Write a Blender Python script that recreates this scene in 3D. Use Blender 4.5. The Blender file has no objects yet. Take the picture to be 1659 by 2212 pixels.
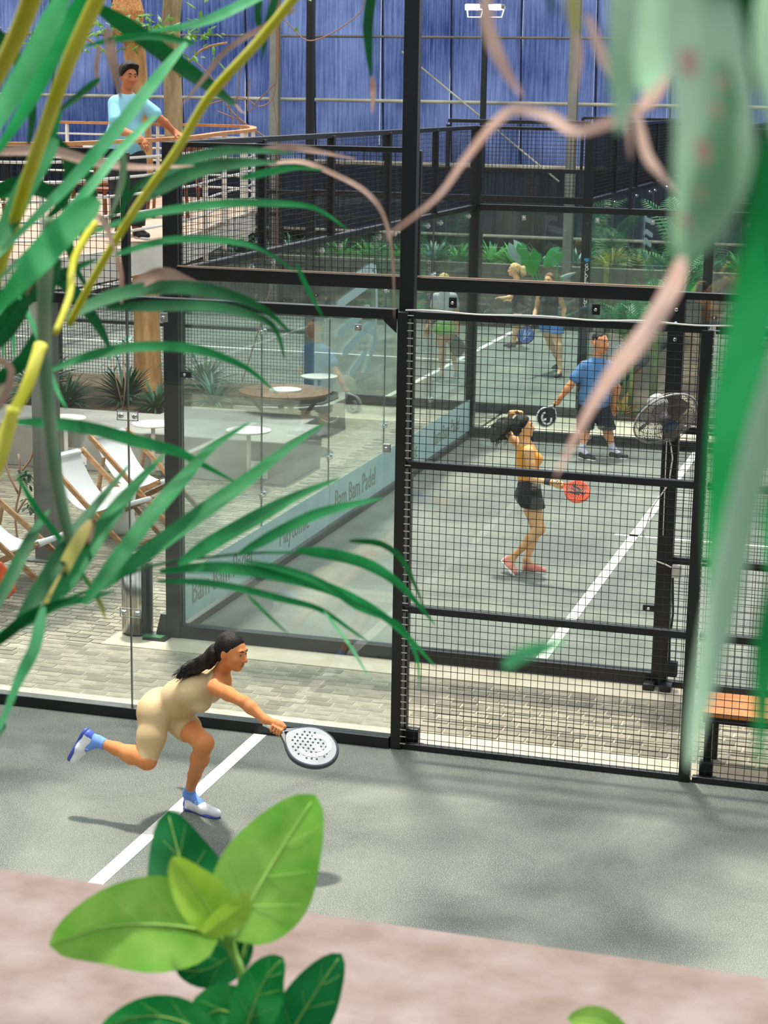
import bpy, bmesh, math, random
import numpy as np
from mathutils import Vector, Matrix, Euler

scene = bpy.context.scene
col = scene.collection
# ------------------------------------------------------------------ camera
FPX, PITCH, ROLL, YAW = 4099.98, 0.218082, 0.016107, -0.285183
CAM = np.array([3.382015, -11.998948, 4.429913])
_cp, _sp, _cy, _sy = math.cos(PITCH), math.sin(PITCH), math.cos(YAW), math.sin(YAW)
FWD = np.array([_sy*_cp, _cy*_cp, -_sp])
_r0 = np.array([_cy, -_sy, 0.0]); _u0 = np.cross(_r0, FWD)
RIGHT = math.cos(ROLL)*_r0 + math.sin(ROLL)*_u0
UP = -math.sin(ROLL)*_r0 + math.cos(ROLL)*_u0
cam_data = bpy.data.cameras.new('camera')
cam = bpy.data.objects.new('camera', cam_data); col.objects.link(cam)
M = Matrix(((RIGHT[0], UP[0], -FWD[0], CAM[0]), (RIGHT[1], UP[1], -FWD[1], CAM[1]),
            (RIGHT[2], UP[2], -FWD[2], CAM[2]), (0, 0, 0, 1)))
cam.matrix_world = M
cam_data.sensor_fit = 'VERTICAL'; cam_data.sensor_height = 36.0
cam_data.lens = 36.0*FPX/2212.0
cam_data.clip_start = 0.05; cam_data.clip_end = 300
cam_data.dof.use_dof = True; cam_data.dof.focus_distance = 11.9; cam_data.dof.aperture_fstop = 9.5
scene.camera = cam
# ------------------------------------------------------------------ sky, sun, exposure
world = bpy.data.worlds.new('sky'); scene.world = world; world.use_nodes = True
bg = world.node_tree.nodes['Background']
bg.inputs[0].default_value = (0.90, 0.95, 1.0, 1); bg.inputs[1].default_value = 1.55
sun_d = bpy.data.lights.new('sun', 'SUN'); sun_d.energy = 4.8; sun_d.angle = math.radians(3.6); sun_d.color = (1, .955, .87)
sun = bpy.data.objects.new('sun', sun_d); col.objects.link(sun)
SUNDIR = Vector((-0.10, 0.22, 0.95)).normalized()      # towards the sun
sun.rotation_euler = SUNDIR.to_track_quat('Z', 'Y').to_euler()
scene.view_settings.view_transform = 'Standard'; scene.view_settings.look = 'None'
scene.view_settings.gamma = 1; scene.view_settings.use_curve_mapping = False
scene.view_settings.exposure = 0.2

# ------------------------------------------------------------------ helpers
def ray(u, v):
    return FWD + RIGHT*(u-829.5)/FPX + UP*(1106-v)/FPX
def atY(u, v, Y):
    d = ray(u, v); return CAM + d*((Y-CAM[1])/d[1])
def atX(u, v, X):
    d = ray(u, v); return CAM + d*((X-CAM[0])/d[0])
def atZ(u, v, z=0.0):
    d = ray(u, v); return CAM + d*((z-CAM[2])/d[2])
def atD(u, v, s):
    return CAM + ray(u, v)*s

def lin(c):
    if isinstance(c, str):
        c = tuple(int(c[i:i+2], 16)/255 for i in (0, 2, 4))
    return tuple((x/12.92 if x <= .04045 else ((x+.055)/1.055)**2.4) for x in c) + (1,)

MATS = {}
def mat(name, c, rough=.6, metal=0, var=None, scale=8, bump=0, bscale=60, stretch=None, detail=5, trans=0, spec=.5, lo=.35, hi=.65, sheen=0, coat=0):
    """procedural principled material; var = second colour mixed by noise"""
    if name in MATS: return MATS[name]
    m = bpy.data.materials.new(name); m.use_nodes = True; MATS[name] = m
    nt = m.node_tree; b = nt.nodes['Principled BSDF']
    b.inputs['Base Color'].default_value = lin(c); b.inputs['Roughness'].default_value = rough
    b.inputs['Metallic'].default_value = metal; b.inputs['Specular IOR Level'].default_value = spec
    if coat: b.inputs['Coat Weight'].default_value = coat
    tc = nt.nodes.new('ShaderNodeTexCoord'); src = tc.outputs['Object']
    if stretch:
        mp = nt.nodes.new('ShaderNodeMapping'); mp.inputs['Scale'].default_value = stretch
        nt.links.new(src, mp.inputs[0]); src = mp.outputs[0]
    if var:
        n = nt.nodes.new('ShaderNodeTexNoise'); n.inputs['Scale'].default_value = scale; n.inputs['Detail'].default_value = detail
        nt.links.new(src, n.inputs['Vector'])
        r = nt.nodes.new('ShaderNodeValToRGB'); r.color_ramp.elements[0].position = lo; r.color_ramp.elements[1].position = hi
        r.color_ramp.elements[0].color = lin(c); r.color_ramp.elements[1].color = lin(var)
        nt.links.new(n.outputs['Fac'], r.inputs[0]); nt.links.new(r.outputs[0], b.inputs['Base Color'])
    if bump:
        n2 = nt.nodes.new('ShaderNodeTexNoise'); n2.inputs['Scale'].default_value = bscale; n2.inputs['Detail'].default_value = 6
        nt.links.new(src, n2.inputs['Vector'])
        bp = nt.nodes.new('ShaderNodeBump'); bp.inputs['Strength'].default_value = bump; bp.inputs['Distance'].default_value = .02
        nt.links.new(n2.outputs['Fac'], bp.inputs['Height']); nt.links.new(bp.outputs[0], b.inputs['Normal'])
    if trans:
        t = nt.nodes.new('ShaderNodeBsdfTranslucent'); mx = nt.nodes.new('ShaderNodeMixShader'); mx.inputs[0].default_value = trans
        if var: nt.links.new(r.outputs[0], t.inputs[0])
        else: t.inputs[0].default_value = lin(c)
        out = nt.nodes['Material Output']
        nt.links.new(b.outputs[0], mx.inputs[1]); nt.links.new(t.outputs[0], mx.inputs[2]); nt.links.new(mx.outputs[0], out.inputs[0])
    return m

WORLDM = {}
def wm(o): return WORLDM.get(o.name, Matrix.Identity(4))
def link(o, parent=None, world=True):
    col.objects.link(o)
    if parent is not None:
        o.parent = parent
        if world: o.matrix_basis = wm(parent).inverted()
    WORLDM[o.name] = wm(parent) @ o.matrix_basis if parent is not None else o.matrix_basis.copy()
    return o
def tag(o, label=None, cat=None, group=None, kind=None):
    if label: o['label'] = label
    if cat: o['category'] = cat
    if group: o['group'] = group
    if kind: o['kind'] = kind
    return o
def thing(name, label, cat, loc=(0, 0, 0), rotz=0, group=None):
    o = bpy.data.objects.new(name, None); o.empty_display_size = .1
    o.matrix_basis = Matrix.Translation(Vector(loc)) @ Matrix.Rotation(rotz, 4, 'Z')
    link(o); return tag(o, label, cat, group)
def kids(o): return [c for c in bpy.data.objects if c.parent == o]
CH = {}
def copy_tree(root, loc, rotz, label=None, group=None):
    r = root.copy(); col.objects.link(r); r.matrix_basis = Matrix.Translation(Vector(loc)) @ Matrix.Rotation(rotz, 4, 'Z')
    WORLDM[r.name] = r.matrix_basis.copy()
    if label: r['label'] = label
    if group: r['group'] = group
    for ch in kids(root):
        c = ch.copy(); col.objects.link(c); c.parent = r
        for g in kids(ch):
            d = g.copy(); col.objects.link(d); d.parent = c
    return r

class MB:
    def __init__(s): s.v = []; s.f = []; s.m = []
    def add(s, vs, fs, mi=0):
        n = len(s.v); s.v += [tuple(map(float, p)) for p in vs]; s.f += [tuple(i+n for i in f) for f in fs]; s.m += [mi]*len(fs); return s
    def box(s, c, d, R=None, mi=0):
        hx, hy, hz = d[0]/2, d[1]/2, d[2]/2
        P = [Vector((x, y, z)) for x in (-hx, hx) for y in (-hy, hy) for z in (-hz, hz)]
        if R is not None: P = [R @ p for p in P]
        c = Vector(c)
        return s.add([p+c for p in P], [(0, 1, 3, 2), (4, 6, 7, 5), (0, 4, 5, 1), (2, 3, 7, 6), (0, 2, 6, 4), (1, 5, 7, 3)], mi)
    def b2(s, a, b, mi=0):
        return s.box([(a[i]+b[i])/2 for i in range(3)], [abs(b[i]-a[i]) for i in range(3)], None, mi)
    def bevbox(s, c, d, r=.01, R=None, mi=0):
        bm = bmesh.new(); bmesh.ops.create_cube(bm, size=1)
        for v in bm.verts: v.co = Vector((v.co.x*d[0], v.co.y*d[1], v.co.z*d[2]))
        bmesh.ops.bevel(bm, geom=bm.edges[:], offset=r, segments=2, profile=.5, affect='EDGES')
        c = Vector(c); bm.verts.index_update()
        vs = [(R @ v.co if R is not None else v.co)+c for v in bm.verts]
        fs = [[v.index for v in f.verts] for f in bm.faces]; bm.free()
        return s.add(vs, fs, mi)
    def bar(s, p, q, w, h=None, up=(0, 0, 1), mi=0):
        h = h or w; p = Vector(p); q = Vector(q); d = (q-p); L = d.length; d.normalize()
        up = Vector(up)
        if abs(d.dot(up)) > .95: up = Vector((0, 1, 0))
        x = d.cross(up).normalized(); z = x.cross(d).normalized()
        R = Matrix((x, d, z)).transposed()
        return s.box((p+q)/2, (w, L, h), R, mi)
    def tube(s, pts, rad, n=8, cap=True, mi=0, flat=1.0):
        pts = [Vector(p) for p in pts]
        if not hasattr(rad, '__len__'): rad = [rad]*len(pts)
        N = len(pts); ref = None; vs = []
        for i, p in enumerate(pts):
            t = (pts[min(i+1, N-1)]-pts[max(i-1, 0)]).normalized()
            if ref is None:
                ref = Vector((0, 0, 1)) if abs(t.z) < .9 else Vector((1, 0, 0))
            x = t.cross(ref)
            x = x.normalized() if x.length > 1e-6 else Vector((1, 0, 0))
            y = x.cross(t).normalized(); ref = y
            for k in range(n):
                a = 2*math.pi*k/n; vs.append(p + x*math.cos(a)*rad[i] + y*math.sin(a)*rad[i]*flat)
        fs = [(i*n+k, i*n+(k+1) % n, (i+1)*n+(k+1) % n, (i+1)*n+k) for i in range(N-1) for k in range(n)]
        if cap: fs += [tuple(range(n-1, -1, -1)), tuple((N-1)*n+k for k in range(n))]
        return s.add(vs, fs, mi)
    def lathe(s, prof, c=(0, 0, 0), n=24, R=None, mi=0, sx=1, sy=1):
        c = Vector(c); vs = []
        for r, z in prof:
            for k in range(n):
                a = 2*math.pi*k/n; p = Vector((r*math.cos(a)*sx, r*math.sin(a)*sy, z)); vs.append((R @ p if R is not None else p)+c)
        N = len(prof)
        fs = [(i*n+k, i*n+(k+1) % n, (i+1)*n+(k+1) % n, (i+1)*n+k) for i in range(N-1) for k in range(n)]
        if prof[0][0] > 1e-5: fs.append(tuple(range(n-1, -1, -1)))
        if prof[-1][0] > 1e-5: fs.append(tuple((N-1)*n+k for k in range(n)))
        return s.add(vs, fs, mi)
    def prism(s, poly, a, b, mi=0):
        """poly: list of 3D points of one face; extruded by vector b-a"""
        d = Vector(b)-Vector(a); n = len(poly); P = [Vector(p) for p in poly]
        return s.add(P+[p+d for p in P], [tuple(range(n-1, -1, -1)), tuple(range(n, 2*n))]+[(i, (i+1) % n, n+(i+1) % n, n+i) for i in range(n)], mi)
    def mesh(s, name, mats, smooth=False):
        me = bpy.data.meshes.new(name); me.from_pydata(s.v, [], s.f)
        for m in (mats if isinstance(mats, (list, tuple)) else [mats]): me.materials.append(m)
        if len(set(s.m)) > 1: me.polygons.foreach_set('material_index', s.m)
        if smooth: me.polygons.foreach_set('use_smooth', [True]*len(me.polygons))
        me.update(); return me
    def build(s, name, mats, parent=None, smooth=False, world=True, label=None, kind=None):
        o = bpy.data.objects.new(name, s.mesh(name, mats, smooth)); link(o, parent, world)
        return tag(o, label, kind=kind)
def inst(name, me, loc=(0, 0, 0), parent=None, R=None, kind=None, label=None):
    """object from shared mesh data at a world location"""
    o = bpy.data.objects.new(name, me); W = Matrix.Translation(Vector(loc)) @ (R if R is not None else Matrix.Identity(4))
    col.objects.link(o)
    if parent is not None:
        o.parent = parent; o.matrix_basis = wm(parent).inverted() @ W
    else: o.matrix_basis = W
    WORLDM[o.name] = W; return tag(o, label, kind=kind)

# ------------------------------------------------------------------ shared materials
black = mat('black_paint', '101012', .38, var='17181a', scale=3, bump=.05, bscale=30)
black2 = mat('black_paint_far', '0f0f12', .45)
wirem = mat('wire_black', '0b0b0c', .4)
steel = mat('brushed_steel', 'c9c6bf', .28, 1.0, var='8f8b84', scale=5, stretch=(14, 14, .5))
chrome = mat('bright_metal', 'dcdcdc', .2, 1.0)
zinc = mat('zinc', 'c0c0bd', .35, .9)
white_pt = mat('white_paint', 'e9e6df', .45, var='d8d3c8', scale=3)
grey_pt = mat('grey_paint', '7d7a70', .5, var='8c887c', scale=3)
rubber = mat('black_rubber', '15151a', .7)
concrete = mat('concrete_grey', 'a9a79f', .85, var='8d8b83', scale=3.5, bump=.25, bscale=25)
concrete_d = mat('concrete_dark', '6f6d64', .9, var='55544c', scale=2.2, bump=.3, bscale=18)
concrete_l = mat('concrete_pale', 'c9bfa9', .9, var='b3a890', scale=3, bump=.2, bscale=30, lo=.3, hi=.7)

def glass_mat():
    m = bpy.data.materials.new('glass'); m.use_nodes = True; nt = m.node_tree; nt.nodes.clear()
    N = nt.nodes.new; L = nt.links.new
    out = N('ShaderNodeOutputMaterial'); tr = N('ShaderNodeBsdfTransparent'); tr.inputs[0].default_value = (.945, .98, .97, 1)
    gl = N('ShaderNodeBsdfGlossy'); gl.inputs['Roughness'].default_value = .0; gl.inputs[0].default_value = (1, 1, 1, 1)
    df = N('ShaderNodeBsdfDiffuse'); df.inputs[0].default_value = (.62, .72, .68, 1)
    geo = N('ShaderNodeNewGeometry'); ior = N('ShaderNodeMix'); ior.data_type = 'FLOAT'
    ior.inputs[2].default_value = 1.5; ior.inputs[3].default_value = 1/1.5
    L(geo.outputs['Backfacing'], ior.inputs[0])
    fr = N('ShaderNodeFresnel'); L(ior.outputs[0], fr.inputs['IOR'])
    n = N('ShaderNodeTexNoise'); n.inputs['Scale'].default_value = 1.6; n.inputs['Detail'].default_value = 6
    tc = N('ShaderNodeTexCoord'); L(tc.outputs['Object'], n.inputs['Vector'])
    mr = N('ShaderNodeMapRange'); mr.inputs[1].default_value = .35; mr.inputs[2].default_value = .8; mr.inputs[3].default_value = .004; mr.inputs[4].default_value = .022
    L(n.outputs['Fac'], mr.inputs[0])
    a = N('ShaderNodeMixShader'); L(mr.outputs[0], a.inputs[0]); L(tr.outputs[0], a.inputs[1]); L(df.outputs[0], a.inputs[2])
    b = N('ShaderNodeMixShader'); L(fr.outputs[0], b.inputs[0]); L(a.outputs[0], b.inputs[1]); L(gl.outputs[0], b.inputs[2])
    L(b.outputs[0], out.inputs[0]); return m
glass = glass_mat()
glass_edge = mat('glass_edge', '565f5b', .3)
frost = mat('frosted_film', 'b9d2d2', .55, var='c6dcdb', scale=4, trans=.35)
film_txt = mat('film_lettering', '80877a', .6)
film_logo = mat('film_emblem', 'b4cccb', .55, trans=.3)
# ================================================================== ground
def turf_mat(name, a, b, c):
    m = bpy.data.materials.new(name); m.use_nodes = True; nt = m.node_tree; bs = nt.nodes['Principled BSDF']; L = nt.links.new
    bs.inputs['Roughness'].default_value = .95; bs.inputs['Specular IOR Level'].default_value = .2
    tc = nt.nodes.new('ShaderNodeTexCoord')
    n1 = nt.nodes.new('ShaderNodeTexNoise'); n1.inputs['Scale'].default_value = .9; n1.inputs['Detail'].default_value = 7; n1.inputs['Roughness'].default_value = .6
    n1.inputs['Distortion'].default_value = .6
    n2 = nt.nodes.new('ShaderNodeTexNoise'); n2.inputs['Scale'].default_value = 170; n2.inputs['Detail'].default_value = 3
    for n in (n1, n2): L(tc.outputs['Object'], n.inputs['Vector'])
    r1 = nt.nodes.new('ShaderNodeValToRGB'); r1.color_ramp.elements[0].position = .38; r1.color_ramp.elements[1].position = .68
    r1.color_ramp.elements[0].color = lin(a); r1.color_ramp.elements[1].color = lin(b); L(n1.outputs['Fac'], r1.inputs[0])
    r2 = nt.nodes.new('ShaderNodeValToRGB'); r2.color_ramp.elements[0].position = .52; r2.color_ramp.elements[1].position = .75
    r2.color_ramp.elements[0].color = (0, 0, 0, 1); r2.color_ramp.elements[1].color = (1, 1, 1, 1); L(n2.outputs['Fac'], r2.inputs[0])
    mx = nt.nodes.new('ShaderNodeMix'); mx.data_type = 'RGBA'; mx.inputs[7].default_value = lin(c)
    L(r2.outputs[0], mx.inputs[0]); L(r1.outputs[0], mx.inputs[6]); L(mx.outputs[2], bs.inputs['Base Color'])
    bp = nt.nodes.new('ShaderNodeBump'); bp.inputs['Strength'].default_value = .6; bp.inputs['Distance'].default_value = .01
    L(n2.outputs['Fac'], bp.inputs['Height']); L(bp.outputs[0], bs.inputs['Normal'])
    return m
turf = turf_mat('turf_grey_green', '5b605c', '7c8077', 'c6c4b2')
sub = MB(); sub.b2((-28, -15.4, -.3), (17, 32, -.06))
tag(sub.build('floor', mat('ground', '5d5548', .95, var='4a4439', scale=2)), 'ground slab under the courts', kind='structure')
def court(a, b, lines, label):
    mb = MB(); mb.b2((a[0], a[1], -.055), (b[0], b[1], 0))
    f = mb.build('floor', turf); tag(f, label, kind='structure')
    for p, q in lines:
        l = MB(); l.b2((p[0], p[1], -.002), (q[0], q[1], .004)); l.build('court_line', line_m, f)
    return f
line_m = mat('line_white', 'e9e6dc', .8, var='d6d3c9', scale=30)
court((-4, -10.2), (8, -.02), [((-1.045, -9.9), (-.95, -.06)), ((-1.2, -5.05), (6, -4.96))], 'grey-green turf of the nearest court')
court((-2.5, 2.02), (12.5, 12), [((.45, 2.07), (.545, 11.95)), ((.3, 6.96), (7.4, 7.05))], 'grey-green turf of the middle court')
court((-21.4, 14), (-1.4, 24), [((-4.5, 14.06), (-4.41, 23.95)), ((-18.3, 18.96), (-4.25, 19.05)), ((-18.35, 14.06), (-18.26, 23.95))], 'grey-green turf of the far left court')
court((.28, 14), (14, 24), [((3.28, 14.06), (3.37, 23.95)), ((3.1, 18.96), (13, 19.05))], 'grey-green turf of the far right court')
# paved ways
paver_c = [mat('paver_grey', '8e8877', .9, var='7c7767', scale=9, bump=.3, bscale=70), mat('paver_pale', '9c9583', .9, var='878170', scale=9, bump=.3, bscale=70),
           mat('paver_dark', '7d7768', .9, var='706b5d', scale=9, bump=.3, bscale=70)]
joint_m = mat('joint_sand', 'aaa491', .95, var='8b8573', scale=12)
way = MB(); way.b2((-12, .36, -.055), (8, 1.62, -.006))
walk = way.build('floor', joint_m); tag(walk, 'sand bed of the paved walk between the near courts', kind='structure')
pat = MB(); pat.b2((-14, 1.62, -.055), (-2.55, 14, -.006))
patio = pat.build('floor', joint_m); tag(patio, 'sand bed of the paved patio', kind='structure')
rnd = random.Random(4)
pav_me = []
for k in range(3):
    m = MB(); m.bevbox((0, 0, -.028), (.193, .093, .05), .005); pav_me.append(m.mesh('paver', paver_c[k]))
def paver_rows(x0, x1, y0, y1):
    out = []; r = 0; y = y0+.05
    while y < y1-.02:
        x = x0 + (.1 if r % 2 else 0)+.1 + (.03*math.sin(r*1.7))
        while x < x1:
            out.append((x, y)); x += .2
        y += .1; r += 1
    return out
cells = paver_rows(-3.6, 2.6, .4, 1.6)
near_c = [c for c in cells if c[0] < .05]
near_c.sort(key=lambda c: (c[0]-3.4)**2 + (c[1]+12)**2); singles = near_c[:220]
for (x, y) in singles:
    inst('paver', pav_me[rnd.choice((0, 0, 1, 1, 2))], (x, y, rnd.uniform(-.002, .002)), walk, Matrix.Rotation(rnd.uniform(-.02, .02), 4, 'Z'))
sset = set(singles)
def stuff_pavers(cs, parent):
    mb = MB()
    for (x, y) in cs:
        z = rnd.uniform(-.002, .002); a = rnd.uniform(-.02, .02); hx, hy = .0955, .0455; ca, sa = math.cos(a), math.sin(a)
        P = []
        for (dx, dy, dz) in ((-hx, -hy, -.02), (hx, -hy, -.02), (hx, hy, -.02), (-hx, hy, -.02), (-hx+.005, -hy+.005, 0), (hx-.005, -hy+.005, 0), (hx-.005, hy-.005, 0), (-hx+.005, hy-.005, 0)):
            P.append((x+dx*ca-dy*sa, y+dx*sa+dy*ca, z+dz))
        mb.add(P, [(4, 5, 6, 7), (0, 1, 5, 4), (1, 2, 6, 5), (2, 3, 7, 6), (3, 0, 4, 7)], rnd.choice((0, 0, 1, 1, 2)))
    mb.build('pavers', paver_c, parent, kind='stuff')
stuff_pavers([c for c in cells if c not in sset] + paver_rows(-7, -3.6, .4, 1.6), walk)
stuff_pavers(paver_rows(-8.5, -2.7, 1.62, 8.1) + paver_rows(-3.6, -2.6, 8.1, 13.9), patio)
def slab(a, b, label, m=concrete_l, z=0.0):
    mb = MB(); mb.bevbox([(a[0]+b[0])/2, (a[1]+b[1])/2, z-.025], [b[0]-a[0], b[1]-a[1], .05], .006)
    return tag(mb.build('trim_1', m), label, kind='structure')
slab((-12, .03), (8, .37), 'pale concrete strip along the outside of the near fence')
slab((-3.0, 1.62), (8, 2.0), 'pale concrete strip along the foot of the middle court fence', z=.004)
slab((-2.5, 12.03), (12, 13.97), 'pale concrete strip between the middle and far courts', concrete_l)
slab((-14, 14.0-.02), (-21, 13.9), 'strip', concrete_l) if False else None
gapm = mat('planting_soil', '5b4a35', .95, var='3f3325', scale=8, bump=.4, bscale=30)
g = MB(); g.b2((-1.33, 14.02, -.06), (.2, 25.6, .03)); tag(g.build('floor', gapm), 'planting bed between the two far courts', kind='structure')
g = MB(); g.b2((-24, 24.1, -.06), (12, 25.9, .0)); tag(g.build('floor', concrete_d), 'dark path behind the far courts', kind='structure')

# ================================================================== court enclosures
mesh_cache = {}
def wire_mesh_data(w, h, th=.0037, cell=.05):
    key = (round(w, 3), round(h, 3), th, cell)
    if key in mesh_cache: return mesh_cache[key]
    mb = MB(); t = th/2; nx = int(round(w/cell)); nz = int(round(h/cell))
    for i in range(nx+1):
        x = i*w/nx; jx = .003*math.sin(i*2.3)
        mb.b2((x-t+jx, -t, 0), (x+t+jx, t, h))
    for k in range(nz+1):
        z = k*h/nz; mb.b2((0, -t-th, z-t), (w, t-th, z+t))
    mesh_cache[key] = mb.mesh('wire_mesh', wirem); return mesh_cache[key]
def P2(o, d, s, z):   # point along a wall line
    return (o[0]+d[0]*s, o[1]+d[1]*s, z)
def rotZ(d): return Matrix.Rotation(math.atan2(d[1], d[0]), 4, 'Z')
def wmesh(root, o, d, s0, s1, z0, z1, th=.0037, cell=.05):
    inst('wire_mesh', wire_mesh_data(s1-s0, z1-z0, th, cell), P2(o, d, s0, z0), root, rotZ(d), kind='stuff')
def gpane(root, o, d, s0, s1, z0=.05, z1=2.95, t=.012, off=0.0):
    mb = MB(); n = (-d[1], d[0]); a = P2(o, d, s0+.003, z0); b = P2(o, d, s1-.003, z1)
    c = ((a[0]+b[0])/2+n[0]*off, (a[1]+b[1])/2+n[1]*off, (z0+z1)/2)
    R = rotZ(d).to_3x3(); L = s1-s0-.006
    mb.box(c, (L, t, z1-z0), R, 0)
    p = mb.build('glass_pane', glass, root)
    for s in (s0+.004, s1-.004):
        e = MB(); e.box((o[0]+d[0]*s+n[0]*off, o[1]+d[1]*s+n[1]*off, (z0+z1)/2), (.002, t+.001, z1-z0), R); e.build('pane_edge', glass_edge, p)
    return p
def post(root, o, d, s, z0, z1, w=.08, dep=.08, m=None, name='post'):
    mb = MB(); mb.bevbox(P2(o, d, s, (z0+z1)/2), (w, dep, z1-z0), .006, rotZ(d).to_3x3()); return mb.build(name, m or black, root)
def rail(root, o, d, s0, s1, z, h=.06, dep=.06, m=None, name='rail'):
    mb = MB(); mb.bevbox(P2(o, d, (s0+s1)/2, z), (s1-s0, dep, h), .005, rotZ(d).to_3x3()); return mb.build(name, m or black, root)
def clamp(root, o, d, s, z, off, w=.055, h=.07, m=None):
    n = (-d[1], d[0]); R = rotZ(d).to_3x3(); c = P2(o, d, s, z); c = (c[0]+n[0]*off, c[1]+n[1]*off, z)
    mb = MB(); mb.bevbox(c, (w, .02, h), .004, R)
    k = mb.build('clamp', m or black, root)
    b = MB(); R2 = R @ Matrix.Rotation(math.pi/2, 3, 'X')
    b.lathe([(.012, -.02), (.012, .02), (.006, .024)], c, 10, R2); b.build('bolt', chrome, k)
def plate2(root, o, d, s, z, off):     # joint plate with two bolts across a pane joint
    n = (-d[1], d[0]); R = rotZ(d).to_3x3(); c = P2(o, d, s, z); c = (c[0]+n[0]*off, c[1]+n[1]*off, z)
    mb = MB()
    for (dx, dz, w, h) in ((0, .031, .16, .006), (0, -.031, .16, .006), (.077, 0, .006, .062), (-.077, 0, .006, .062)):
        mb.box(Vector(c)+R @ Vector((dx, 0, dz)), (w, .006, h), R)
    k = mb.build('joint_plate', zinc, root)
    R2 = R @ Matrix.Rotation(math.pi/2, 3, 'X')
    for sx in (-.052, .052):
        b = MB(); b.lathe([(.02, -.012), (.02, .006), (.012, .012)], Vector(c)+R @ Vector((sx, 0, 0)), 12, R2); b.build('bolt', chrome, k)
def gusset(root, o, d, s, z, sx, sz=-1, w=.09):
    R = rotZ(d).to_3x3(); c = Vector(P2(o, d, s, z))
    poly = [c+R @ Vector((0, -.042, 0)), c+R @ Vector((sx*w, -.042, 0)), c+R @ Vector((sx*w*.9, -.042, sz*.02)), c+R @ Vector((0, -.042, sz*w))]
    mb = MB(); mb.prism(poly, (0, 0, 0), R @ Vector((0, .012, 0))); mb.build('gusset', black, root)

DX = (1, 0); DY = (0, 1)
# --- nearest court, side fence: glass then mesh
f1 = thing('court_fence', 'nearest tall black fence, clear glass at left and wire mesh at right', 'fence', (0, 0, 0))
o = (0, 0)
gpane(f1, o, DX, -4, -2, .07, 2.97); gpane(f1, o, DX, -2, -.05, .07, 2.97)
post(f1, o, DX, -4, 0, 4, .1, .1)
post(f1, o, DX, -2, 2.97, 4, .05, .06); wmesh(f1, o, DX, -3.95, -2.02, 3.0, 4.0); rail(f1, o, DX, -4, -2, 4.0, .05)
rail(f1, o, DX, -4, -.07, 3.0, .07, .08)
rail(f1, o, DX, -4, -.06, .035, .09, .10, name='bottom_channel')
for s in (0, 2, 4):
    wmesh(f1, o, DX, s+.05, s+1.97, .03, 3.0)
    for z, h in ((.02, .045), (1.0, .05), (2.0, .05), (3.0, .05)): rail(f1, o, DX, s+.02, s+1.97, z, h, .05)
post(f1, o, DX, -.015, 0, 3.02, .075, .09)
for s in (2, 4, 6): post(f1, o, DX, s-.03, 0, 3.0, .075, .08)
hk = MB()
for s in (.03, 2.02):
    for k in range(60):
        z = .05+k*.05
        hk.b2((s-.012, -.050, z-.0028), (s+.028, -.045, z+.0028))
hk.build('wire_end_clips', mat('galvanised_ends', 'cfccc4', .4, .4), f1, kind='stuff')
tw = MB(); pts = [(x*.1, -.035+.008*math.sin(x*1.3), 3.032+.006*math.sin(x*.9)) for x in range(0, 60)]
tw.tube(pts, .006, 6); tw.build('top_wire', mat('pale_wire', 'd9d6cf', .4, .3), f1)
for s, z in ((-2.28, 2.9), (-1.72, 2.9)): clamp(f1, o, DX, s, z, -.012, .05, .065, zinc)
clamp(f1, o, DX, -.33, 2.9, -.012, .045, .045, zinc); clamp(f1, o, DX, -.12, 2.1, -.012, .05, .06, zinc)
for z in (2.2, .78): plate2(f1, o, DX, -2, z, -.012)
gusset(f1, o, DX, -.06, 2.97, -1)
for s in (.03, 2.05):
    g = MB(); g.bevbox((s+.05, .07, .07), (.09, .06, .12), .008); g.bevbox((s+.05, .07, .005), (.13, .1, .012), .003); g.build('base_bracket', black, f1)
# tall lamp pole at the glass / mesh change
lp = thing('light_pole', 'tall black pole rising out of the picture beside the near fence', 'pole', (-.02, .085, 0))
mb = MB(); mb.bevbox((-.02, .09, 2.75), (.1, .08, 5.5), .006); mb.build('pole', black, lp)
mb = MB(); mb.bevbox((-.02, .11, .008), (.22, .18, .016), .004); mb.build('base_plate', black, lp)
def lamp_head(root, c):
    emit = MATS.get('lamp_glow')
    if not emit:
        emit = bpy.data.materials.new('lamp_glow'); emit.use_nodes = True; MATS['lamp_glow'] = emit
        b = emit.node_tree.nodes['Principled BSDF']; b.inputs['Emission Color'].default_value = (1, .98, .92, 1); b.inputs['Emission Strength'].default_value = 9
    for sx in (-.2, .2):
        m = MB(); m.bevbox((c[0]+sx, c[1]-.08, c[2]), (.33, .3, .09), .03); hd = m.build('lamp_housing', grey_pt, root)
        m = MB(); m.bevbox((c[0]+sx, c[1]-.245, c[2]-.02), (.28, .03, .1), .01); m.bevbox((c[0]+sx, c[1]-.1, c[2]-.05), (.27, .24, .012), .004); m.build('lamp_panel', emit, hd)
        m = MB(); m.tube([(c[0]+sx-.17, c[1], c[2]), (c[0]+sx-.13, c[1]-.06, c[2]-.2), (c[0]+sx+.13, c[1]-.06, c[2]-.2), (c[0]+sx+.17, c[1], c[2])], .018, 8); m.build('bracket', zinc, root)
    m = MB(); m.bar((c[0]-.3, c[1], c[2]), (c[0]+.3, c[1], c[2]), .06); m.build('crossbar', black, root)
def far_pole(x, y, label):
    r = thing('light_pole', label, 'pole', (x, y, 0), group=None)
    m = MB(); m.bevbox((x, y, 3), (.1, .1, 6), .006); m.build('pole', black2, r)
    lamp_head(r, (x, y, 6.02)); return r
far_pole(-5.4, 13.93, 'thin black lamp pole at the front of the far left court')
far_pole(-5.35, 24.08, 'thin black pole at the very back carrying a lit twin lamp')

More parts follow.
